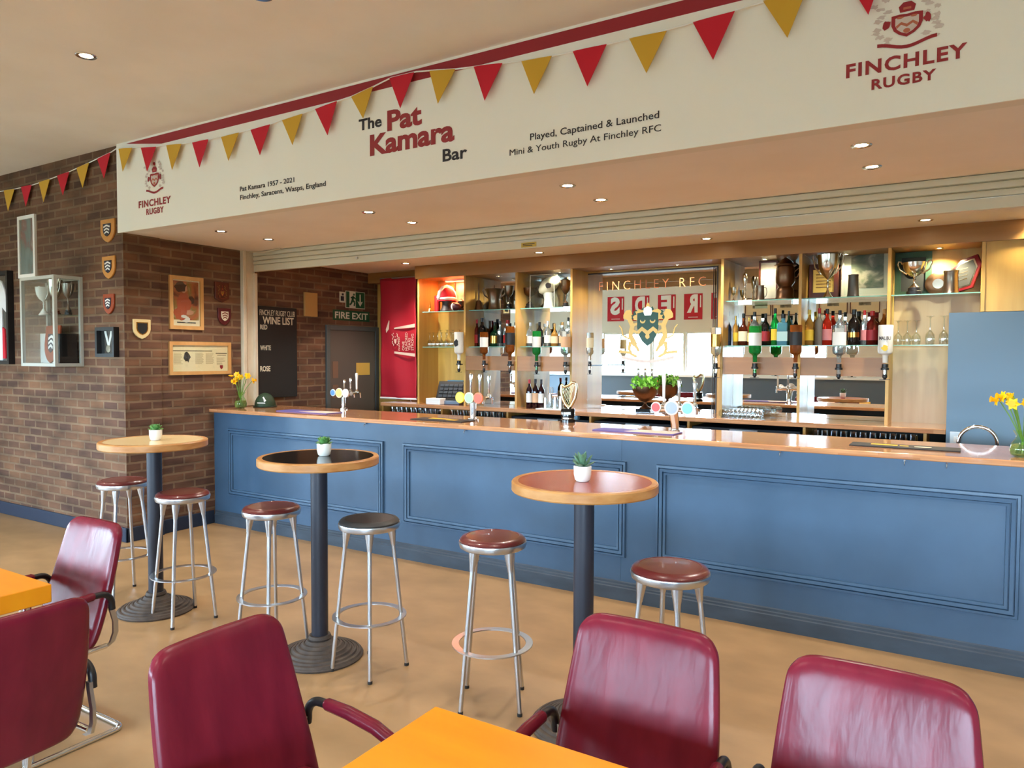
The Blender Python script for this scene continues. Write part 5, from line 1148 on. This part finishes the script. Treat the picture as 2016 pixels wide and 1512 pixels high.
g.build('engraving', mat('engraved', (120, 84, 40), .6), t, smooth=False)
p = at(1706, 560, 2.28); framed('framed_photograph', 'pale framed team photograph at the right end of the right top shelf', 'framed photograph', (p.x, 2.315, ZUP+.245), 0, .40, .46, .018, mat('frame_silver', (196, 194, 180), .4), mat('mount_grey', (176, 184, 172), .6), .055, photo('photo_green', ((.3, (40, 66, 46)), (.5, (86, 92, 76)), (.62, (150, 146, 130)), (.8, (70, 100, 64))), (6, 6, 10), 4), glass=False)
trophy('upturned grey tankard in front of the pale team photograph', 1679, 541, 24, mat('tankard_grey', (92, 88, 82), .45, .6), 'tankard', plinth=0, handles=0, Y=2.10)
# right bay
p = at(1797, 560, 2.28); framed('framed_medal', 'green framed medal display standing behind the silver cup', 'framed medal', (p.x, 2.312, ZUP+.185), 0, .27, .37, .045, mat('frame_green', (26, 56, 38), .6), MATTBLACK, glass=False); 
fm = bpy.data.objects['framed_medal']; G().lathe([(0, 0), (.05, 0), (.05, .006), (0, .008)], (0, -.016, .03), 20, axis='Y').build('medal', BRASS, fm)
trophy('silver two-handled cup in front of the green framed medal', 1799, 517, 44, SILVER, 'bowl', plinth=.22, handles=2, Y=2.12)
p = at(1846, 575, 2.2); t = thing('presentation_plate', 'round silver presentation plate leaning left of the lidded tankard', 'plate', (p.x, 2.24, ZUP+.095)); G().lathe([(0, 0), (.07, 0), (.094, .012), (.09, .018), (.06, .008), (0, .008)], n=32, axis='Y').build('dish', BRONZE, t); G().lathe([(0, -.002), (.04, -.002)], n=24, axis='Y', cap=False).build('centre', SILVER, t)
trophy('lidded pewter tankard on the shelf above the upturned glasses', 1871, 536, 32, PEWTER, 'tankard', plinth=0, lid=True, Y=2.12)
p = at(1903, 560, 2.2); t = thing('award_plaque', 'hexagonal mahogany plaque with a black engraved face, leaning at the right end', 'plaque', (p.x-.02, 2.26, ZUP+.15)); t.rotation_euler = (R(-8), R(-12), R(-25)); HX = [(-.15, .02), (.0, .13), (.13, .14), (.15, .05), (.06, -.12), (-.12, -.13)]
G().prism(HX, (0, 0, 0), (1, 0, 0), (0, 0, 1), (0, -.02, 0)).build('board', mat('plaque_red', (110, 24, 32), .25), t, bevel=.004); G().prism(sc2(HX, 0, 0, .80), (0, -.021, 0), (1, 0, 0), (0, 0, 1), (0, -.001, 0)).build('silver_border', SILVER, t); G().prism(sc2(HX, 0, 0, .72), (0, -.0225, 0), (1, 0, 0), (0, 0, 1), (0, -.001, 0)).build('engraved_face', MATTBLACK, t)
g = G()
for k in range(4): g.box(-.07, -.025, .045-k*.028, .05-k*.006, -.0242, .053-k*.028)
g.build('engraving', SILVER, t, smooth=False)
# orange-lit lamp at the top of the first bay
p = at(885, 548, 2.2); t = thing('cabinet_light', 'glowing orange-red strip lamp at the top of the far left shelf bay', 'lamp', ((XA+XBb)/2+.05, 2.22, ZHB-.001), 0)
G().box(-.16, -.02, -.02, .16, .02, 0).build('lamp_housing', WHITE, t, bevel=.003); G().box(-.15, -.016, -.026, .15, .016, -.0205).build('lamp_tube', mat('orange_glow', (255, 120, 60), .4, emit=(255, 120, 60), estr=8.0), t)
ld = bpy.data.lights.new('strip_glow', 'AREA'); ld.shape = 'RECTANGLE'; ld.size = .3; ld.size_y = .03; ld.energy = 3.0; ld.color = (1, .36, .14); lo = bpy.data.objects.new('strip_glow', ld); col.objects.link(lo); lo.parent = t; lo.location = (0, 0, -.028)
# small downlights recessed in the underside of the header, over the shelves and the mirror
for x, lb, w_ in (((XC+XD)/2+.1, 'small downlight under the oak header over the boxed rugby ball', 8), (mx0+.35, 'small downlight under the oak header over the left of the big mirror', 6), (mx1-.35, 'small downlight under the oak header over the right of the big mirror', 6), ((XBb+XC)/2, 'small downlight under the oak header over the pewter pot', 5), ((XE+XF)/2, 'small downlight under the oak header over the lidded urn', 3), ((XF+XG2)/2, 'small downlight under the oak header over the large silver cup', 5), ((XG2+XH)/2+.03, 'small downlight under the oak header over the lidded tankard', 22)):
    downlight((x, 2.17, ZHB-.0005), lb, 'shelf downlights', w_, size=70, r=.025, name='shelf_downlight', colr=(1.0, .90, .58))
downlight((.42, 1.90, 2.7215), 'downlight shining on the oak panel at the far right edge', 'back bar downlights', 10, size=60, r=.035, colr=(1.0, .90, .58))

# ================================================================ THINGS ON THE BAR
ZB1 = 1.155
def font(label, px, py, s, badges, hand, back=.05, handle_mats=None, curved=False):
    p = at(px, py, Z=ZB1); t = thing('beer_font', label, 'beer tap', (p.x, p.y, ZB1), 0)
    G().lathe([(0, 0), (.045*s, 0), (.045*s, .012), (.035*s, .02), (0, .02)], n=24).build('base_flange', CHROME, t)
    zc = .172*s
    if curved: G().tube([(0, .02, .015), (0, .02, .06*s), (0, .0, .11*s), (0, -.02, .172*s)], .03*s, 18, rs=[.028*s, .030*s, .034*s, .036*s]).build('column', CHROME, t)
    else: G().lathe([(.026*s, .015), (.026*s, zc)], n=24).build('column', CHROME, t)
    sp = hand[0]
    G().tube([(-sp*1.25, 0, zc), (sp*1.25, 0, zc)], .024*s, 18).build('crossbar', CHROME, t)
    for k in range(3):
        x = (k-1)*sp; rB, c1, c2 = badges[k]
        b = G().lathe([(0, .0), (rB*.3, .0), (rB, -.03), (rB*1.02, -.038), (rB*.94, -.042), (0, -.042)], (x, -.02, zc+.008), 26, axis='Y').build('badge', c1, t)
        G().lathe([(0, -.044), (rB*.80, -.044), (rB*.80, -.0425), (0, -.0425)], (x, -.02, zc+.008), 26, axis='Y', cap=False).build('badge_face', c2, b)
        G().lathe([(0, 0), (.016*s, 0), (.018*s, .03*s), (.012*s, .04*s), (0, .045*s)], (x, back, zc), 16).tube([(x, 0, zc), (x, back+.02, zc+.01*s)], .013*s, 12).tube([(x, back+.015, zc+.01*s), (x, back+.05, zc), (x, back+.055, zc-.05*s)], .009*s, 10).build('tap', CHROME, t)
        hm = (handle_mats or [CHROME]*3)[k]; hh = hand[1][k]-.027
        G().lathe([(.006, 0), (.010*s, .02), (.011*s, hh*.55), (.016*s, hh*.9), (.013*s, hh*.98), (0, hh)], (x, back, zc+.035*s), 16).build('tap_handle', hm, t)
    return t
def em(n, c): return mat('badge_'+n, c, .3)
HW = mat('handle_white', (230, 228, 222), .3)
font('beer font with three pale badges at the left end of the bar', 676, 806, .92, [(.034, em('bluewhite', (196, 214, 226)), em('blue', (90, 140, 190))), (.048, em('ring', (222, 218, 190)), em('gilt', (206, 190, 120))), (.042, em('white', (206, 204, 200)), em('redwhite', (226, 190, 190)))], (.085, (.13, .15, .20)), .10, [CHROME, CHROME, HW])
font('beer font with yellow, green and red badges behind the second bar runner', 931, 827, 1.05, [(.046, em('yellow', (240, 216, 40)), em('yellow2', (226, 200, 60))), (.046, em('mint', (190, 226, 180)), em('mint2', (150, 206, 150))), (.046, em('orange', (226, 110, 66)), em('orange2', (206, 80, 50)))], (.092, (.20, .20, .19)), .10)
font('curved chrome beer font with three badges in front of the big mirror', 1327, 851, .98, [(.038, em('white', (206, 204, 200)), em('redspot', (206, 70, 70))), (.052, em('white', (206, 204, 200)), em('palegrey', (150, 164, 182))), (.046, em('white', (206, 204, 200)), em('teal', (120, 190, 200)))], (.115, (.235, .20, .185)), .10, [HW, CHROME, CHROME], True)
# harp shaped font
p = at(1118, 831, Z=ZB1); t = thing('harp_font', 'golden harp beer font on a black base on the bar', 'beer tap', (p.x, p.y, ZB1), R(12))
G().lathe([(0, 0), (.062, 0), (.062, .02), (.05, .026), (.05, .04), (.058, .045), (.058, .10), (.05, .112), (0, .112)], n=32).build('base', mat('gloss_black', (14, 14, 15), .12), t)
G().lathe([(.0505, .028), (.0505, .038)], n=32, cap=False).build('silver_ring', SILVER, t)
text('lettering', 'GUINNESS', SILVER, (0, -.060, .066), .08, .020, t, mid=True, bold=.02)
HG = mat('harp_gold', (206, 196, 150), .22, 1.0)
G().tube([(-.055, 0, .30), (-.058, 0, .25), (-.046, 0, .19), (-.022, 0, .145), (.004, 0, .118)], .012, 12, rs=[.012, .013, .013, .013, .015]).build('sound_board', HG, t)
G().tube([(-.058, 0, .305), (-.03, 0, .285), (.005, 0, .30), (.035, 0, .325), (.062, 0, .318)], .011, 12, rs=[.013, .011, .010, .012, .012]).build('neck', HG, t)
G().tube([(.066, 0, .32), (.072, 0, .27), (.06, 0, .20), (.03, 0, .14), (.004, 0, .112)], .011, 12, rs=[.010, .012, .013, .014, .016]).build('pillar', HG, t)
g = G()
for k in range(7): f_ = k/6; g.tube([(-.05+.05*f_, 0, .24-.10*f_), (-.03+.085*f_, 0, .288+.03*f_)], .0018, 5)
g.build('strings', HG, t)
# bar runners
def runner(label, x0, x1, y0, y1, base, patches):
    t = thing('bar_runner', label, 'bar mat', ((x0+x1)/2, (y0+y1)/2, ZB1+.0005), 0, 'bar runners'); hx, hy = (x1-x0)/2, (y1-y0)/2
    G().box(-hx, -hy, 0, hx, hy, .007).build('mat', base, t, bevel=.002)
    for m_, poly in patches: G().prism([(a*hx, b*hy) for a, b in poly], (0, 0, .0072), (1, 0, 0), (0, 1, 0), (0, 0, .0006)).build('print', m_, t, smooth=False)
    return t
PUR = mat('runner_purple', (92, 84, 146), .7); PNK = mat('runner_pale', (222, 190, 176), .7); RBK = mat('runner_black', (34, 33, 34), .7); RYE = mat('runner_yellow', (236, 178, 40), .7)
runner('purple and pale bar runner at the left end of the bar', -5.62, -4.95, .09, .30, PUR, [(PNK, [(-.1, -.9), (.96, -.9), (.96, .9), (.2, .9)])])
runner('black and yellow bar runner by the yellow, green and red badged font', -3.97, -3.44, .09, .29, RBK, [(RYE, [(-.6, .1), (.1, .1), (.1, .75), (-.6, .75)]), (RYE, [(.2, -.3), (.55, -.3), (.55, .3), (.2, .3)])])
runner('purple and pale bar runner in front of the curved chrome font', -2.30, -1.69, .12, .31, PUR, [(PNK, [(-.2, -.9), (.96, -.9), (.96, .9), (.0, .9)])])
t = runner('black bar runner with yellow lettering at the right of the bar', -.60, -.02, .16, .34, RBK, [(RYE, [(-.62, .0), (-.12, -.1), (-.12, .5), (-.62, .6)]), (RYE, [(-.08, -.02), (.08, -.05), (.08, .3), (-.08, .3)]), (PAPER, [(.34+.16*math.cos(R(q)), .05+.28*math.sin(R(q))) for q in range(0, 360, 24)])])
# daffodil vases
def vase(label, x, y, h, r, seed, n, fl_label, zl, spread_, leanx=0.0):
    t = thing('glass_vase', label, 'vase', (x, y, ZB1), 0)
    pr_ = [(r*.55, 0), (r*.9, h*.08), (r, h*.28), (r*.86, h*.5), (r*.55, h*.7), (r*.50, h*.8), (r*.75, h*.97), (r*.78, h)]
    G().lathe([(0, .002)]+pr_, n=32, cap=False).build('glass', thinglass('vase_glass', (.80, .95, .72), 1.0, 1.5), t)
    G().lathe([(0, .006), (r*.5, .006), (r*.85, h*.1), (r*.95, h*.28), (r*.8, h*.48), (0, h*.48)], n=28).build('water', mat('vase_water', (200, 214, 160), .05, 0, .85, 1.15), t)
    rnd = random.Random(seed)
    for k in range(n):
        a = 2*PI*k/n+rnd.uniform(-.4, .4); lean = spread_*rnd.uniform(.45, 1.0); H = zl*rnd.uniform(.80, 1.0)
        tip = Vector((math.cos(a)*lean+leanx, math.sin(a)*lean, H)); b0 = Vector((-math.cos(a)*r*.45, -math.sin(a)*r*.45, .02)); mid_ = Vector((math.cos(a)*r*.22, math.sin(a)*r*.22, h*.78))
        f = thing('daffodil', fl_label, 'flower', (x, y, ZB1), 0, 'daffodils in '+label[:40])
        nod = Vector((math.cos(a)+leanx*4, math.sin(a)-.5, .15)).normalized()
        G().tube([b0, (b0+mid_)/2, mid_, (mid_+tip)/2+Vector((0, 0, .008)), tip-Vector((0, 0, .006)), tip+nod*.012], .0032, 7).build('stem', STEM, f)
        bud = rnd.random() < .22
        c = tip+nod*.016; sx_ = nod.cross(Vector((0, 0, 1))).normalized(); sy_ = sx_.cross(nod)
        if bud:
            G().tube([c-nod*.01, c+nod*.006, c+nod*.028, c+nod*.04], .01, 10, rs=[.004, .011, .008, .001]).build('bud', YELLOWD, f); continue
        g = G()
        for q in range(6):
            d_ = sx_*math.cos(q*PI/3)+sy_*math.sin(q*PI/3); e_ = nod.cross(d_)
            vs = [c, c+d_*.018+e_*.012+nod*.004, c+d_*.036+nod*.002, c+d_*.018-e_*.012+nod*.004]; vs += [v-nod*.0025 for v in vs]
            g.add(vs, [(0, 1, 2, 3), (7, 6, 5, 4), (0, 4, 5, 1), (1, 5, 6, 2), (2, 6, 7, 3), (3, 7, 4, 0)])
        g.build('petals', YELLOW, f, smooth=False)
        G().tube([c, c+nod*.012, c+nod*.026, c+nod*.032], .012, 14, rs=[.008, .011, .013, .018]).build('trumpet', YELLOWD, f)
p = at(469, 803, Z=ZB1)
vase('round green-tinted vase of daffodils at the left end of the bar', -6.20, .14, .165, .062, 5, 8, 'daffodil in the vase at the left end of the bar', .34, .11)
p = at(2006, 897, Z=ZB1)
vase('round clear vase of daffodils at the right edge of the bar', .265, .125, .145, .060, 9, 11, 'daffodil in the vase at the right edge of the bar', .345, .10, -.02)
# dark green cap by the shutter post
t = thing('green_cap', 'dark green cap with a white badge on the bar beside the shutter post', 'cap', (-6.17, .42, ZB1), R(20))
dome(.10, .12, .135, .012, 0).build('crown', mat('cap_green', (34, 58, 38), .6), t)
G().lathe([(.0, .0), (.115, 0), (.12, .008), (.11, .014), (0, .014)], n=28).build('base_band', mat('cap_green_dark', (24, 40, 28), .6), t)
G().prism([(-.035, .075), (.01, .11), (.045, .07), (.03, .06), (-.03, .062)], (.02, -.112, 0), (1, 0, 0), (0, .3, 1), (0, -.004, 0)).prism([(-.04, .045), (.05, .045), (.05, .052), (-.04, .052)], (.02, -.123, 0), (1, 0, 0), (0, .1, 1), (0, -.004, 0)).build('badge', WHITE, t, smooth=False)
# potted plant in a goblet in front of the mirror
p = at(1270, 800, 2.02); t = thing('potted_plant', 'leafy green plant in a bronze goblet pot in front of the mirror', 'plant', (p.x, 2.02, ZK+.045), 0)
G().lathe([(0, 0), (.055, 0), (.058, .008), (.03, .02), (.014, .045), (.016, .06), (.05, .075), (.10, .12), (.122, .17), (.125, .215), (.118, .215), (.112, .18), (0, .17)], n=32).build('goblet_pot', BRONZE, t)
g = G(); rnd = random.Random(2)
for k in range(210):
    a = rnd.uniform(0, 2*PI); rr = .135*math.sqrt(rnd.random()); z = .20+.13*rnd.random()*(1-.5*(rr/.135)**2)
    c = Vector((rr*math.cos(a), rr*math.sin(a), z)); n_ = Vector((rnd.uniform(-1, 1), rnd.uniform(-1, 1), rnd.uniform(.2, 1))).normalized(); s1 = n_.cross(Vector((1, .3, .2))).normalized(); s2 = n_.cross(s1); L_ = rnd.uniform(.018, .03)
    g.add([c-s1*L_, c+s2*L_*.6+n_*.004, c+s1*L_, c-s2*L_*.6+n_*.004], [(0, 1, 2, 3)])
g.build('foliage', mat('leaf_bright', (120, 186, 60), .5), t, smooth=False)
o = G().box(-.075, -.06, 0, .075, .06, .044).build('plinth_block', mat('gloss_black', (14, 14, 15), .12), None, bevel=.003); o.location = (p.x, 2.02, ZK+.0005); tag(o, 'black square block under the bronze goblet plant pot', 'block')
# till
p = at(888, 796, 2.02); t = thing('till', 'dark touchscreen till on the worktop left of the badged font', 'till', (p.x, 2.02, ZK), R(18))
G().box(-.13, -.10, 0, .13, .12, .045).build('base', mat('till_base', (84, 104, 126), .4), t, bevel=.01)
G().tube([(0, .04, .04), (0, .06, .12)], .03, 12).build('stand', BLACK, t)
G().prism([(-.02, 0), (.0, -.0), (.13, .20), (.11, .21)], (-.16, -.06, .05), (0, 1, 0), (0, 0, 1), (.32, 0, 0)).build('screen_housing', BLACK, t, bevel=.006)
d_ = Vector((0, .13, .21)).normalized(); n_ = Vector((1, 0, 0)).cross(d_)
g = G()
for k in range(4):
    for j in range(5):
        o_ = Vector((-.13+.055*j, -.083, .058))+d_*(.03+.045*k)+n_*.0; g.prism([(0, 0), (.045, 0), (.045, .032), (0, .032)], o_, (1, 0, 0), d_, n_*.002)
g.build('screen_buttons', mat('screen_grey', (60, 68, 76), .3), t, smooth=False)
o = G().box(-.10, -.07, 0, .10, .07, .07).build('receipt_printer', WHITE, None, bevel=.008); p = at(864, 796, 1.93); o.location = (p.x-.01, 1.90, ZK+.0005); tag(o, 'white receipt printer left of the till', 'printer')
o = G().box(-.11, -.05, 0, .11, .05, .26).build('blue_box', mat('box_blue', (60, 140, 196), .5), None, bevel=.004); p = at(897, 770, 2.24); o.location = (p.x+.02, 2.25, ZK+.0005); tag(o, 'blue box behind the till screen', 'box')
G().box(-.10, -.053, .06, .10, -.0505, .14).build('paper_label', mat('label_dark', (40, 60, 90), .5), o)
o = G().tube([(-.28, 0, .0), (-.22, -.01, .03), (-.1, -.02, .05), (.0, -.03, .06)], .004, 6).build('cable', WHITE); p = at(848, 790, 2.3); o.location = (p.x, 2.26, ZK+.005); tag(o, 'thin white cable on the oak panel beside the till', 'cable')
# chrome sink tap behind the bar on its sink unit
t = thing('sink_unit', 'steel sink unit behind the right end of the bar', 'sink', (.4, .93, 0), 0)
G().box(-.6, -.22, 0, .75, .22, .86).build('cabinet', STEELG, t, bevel=.004); G().box(-.62, -.24, .86, .77, .24, .90).build('sink_top', ALU, t, bevel=.006)
xt0, xt1 = at(1887, 870, .95).x, at(1964, 870, .95).x; zt = at(1925, 840, .95).z; rr = (xt1-xt0)/2
t = thing('sink_tap', 'arched chrome swan-neck tap behind the right end of the bar', 'tap', (xt0, .95, .90), 0)
zc = zt-rr-.90
G().tube([(0, 0, 0), (0, 0, zc)]+[tuple(q) for q in arc((rr, 0, zc), rr, 180, 0, 16)]+[(2*rr, 0, zc-.06)], .012, 14).build('spout', CHROME, t)
G().lathe([(0, 0), (.026, 0), (.026, .05), (.018, .06), (0, .06)], n=20).build('base', CHROME, t); G().tube([(-.07, -.01, .205), (.03, -.01, .205)], .006, 8).build('lever', CHROME, t)
# small blue folded cloth at the worktop
o = G().box(-.06, -.03, 0, .06, .03, .05).build('cloth_pad', mat('cloth_blue', (110, 160, 190), .8), None, bevel=.012, seg=3); p = at(1143, 832, 1.84); o.location = ((XDV[2]+XDV[3])/2+.3, 1.845, 1.0605); tag(o, 'folded pale blue cloth under the worktop by the harp font', 'cloth')
# furniture further back in the room, seen in the mirrors
tb = bpy.data.objects['dining_table']
for x, y, lb in ((-5.6, -7.3, 'orange table near the windows, seen in the big mirror'), (-2.4, -7.3, 'orange table near the far wall, seen in the right mirrors')): dup(tb, (x, y, 0), 0, lb)
for x, y, r_, lb in ((-5.95, -6.45, 0, 'burgundy chair left of the table by the windows, seen in the big mirror'), (-5.2, -6.45, 0, 'burgundy chair right of the table by the windows, seen in the big mirror'), (-2.75, -6.45, 0, 'burgundy chair left of the table by the far wall, seen in the right mirrors'), (-2.0, -6.45, 0, 'burgundy chair right of the table by the far wall, seen in the right mirrors')): dup(KID, (x, y, 0), R(r_), lb)

for px, py, w_, lb in ((1120, 614, .05, 'small white price card on the front of the shelf below the tall brown goblet'), (1471, 594, .06, 'small white price card on the front of the shelf below the silver figure cup')):
    p = at(px, py, 2.028); o = G().box(-w_, -.002, -.03, w_, 0, .012).build('price_card', WHITE); o.location = (p.x-w_*.3, 2.0295, ZUP-.010); tag(o, lb, 'card')
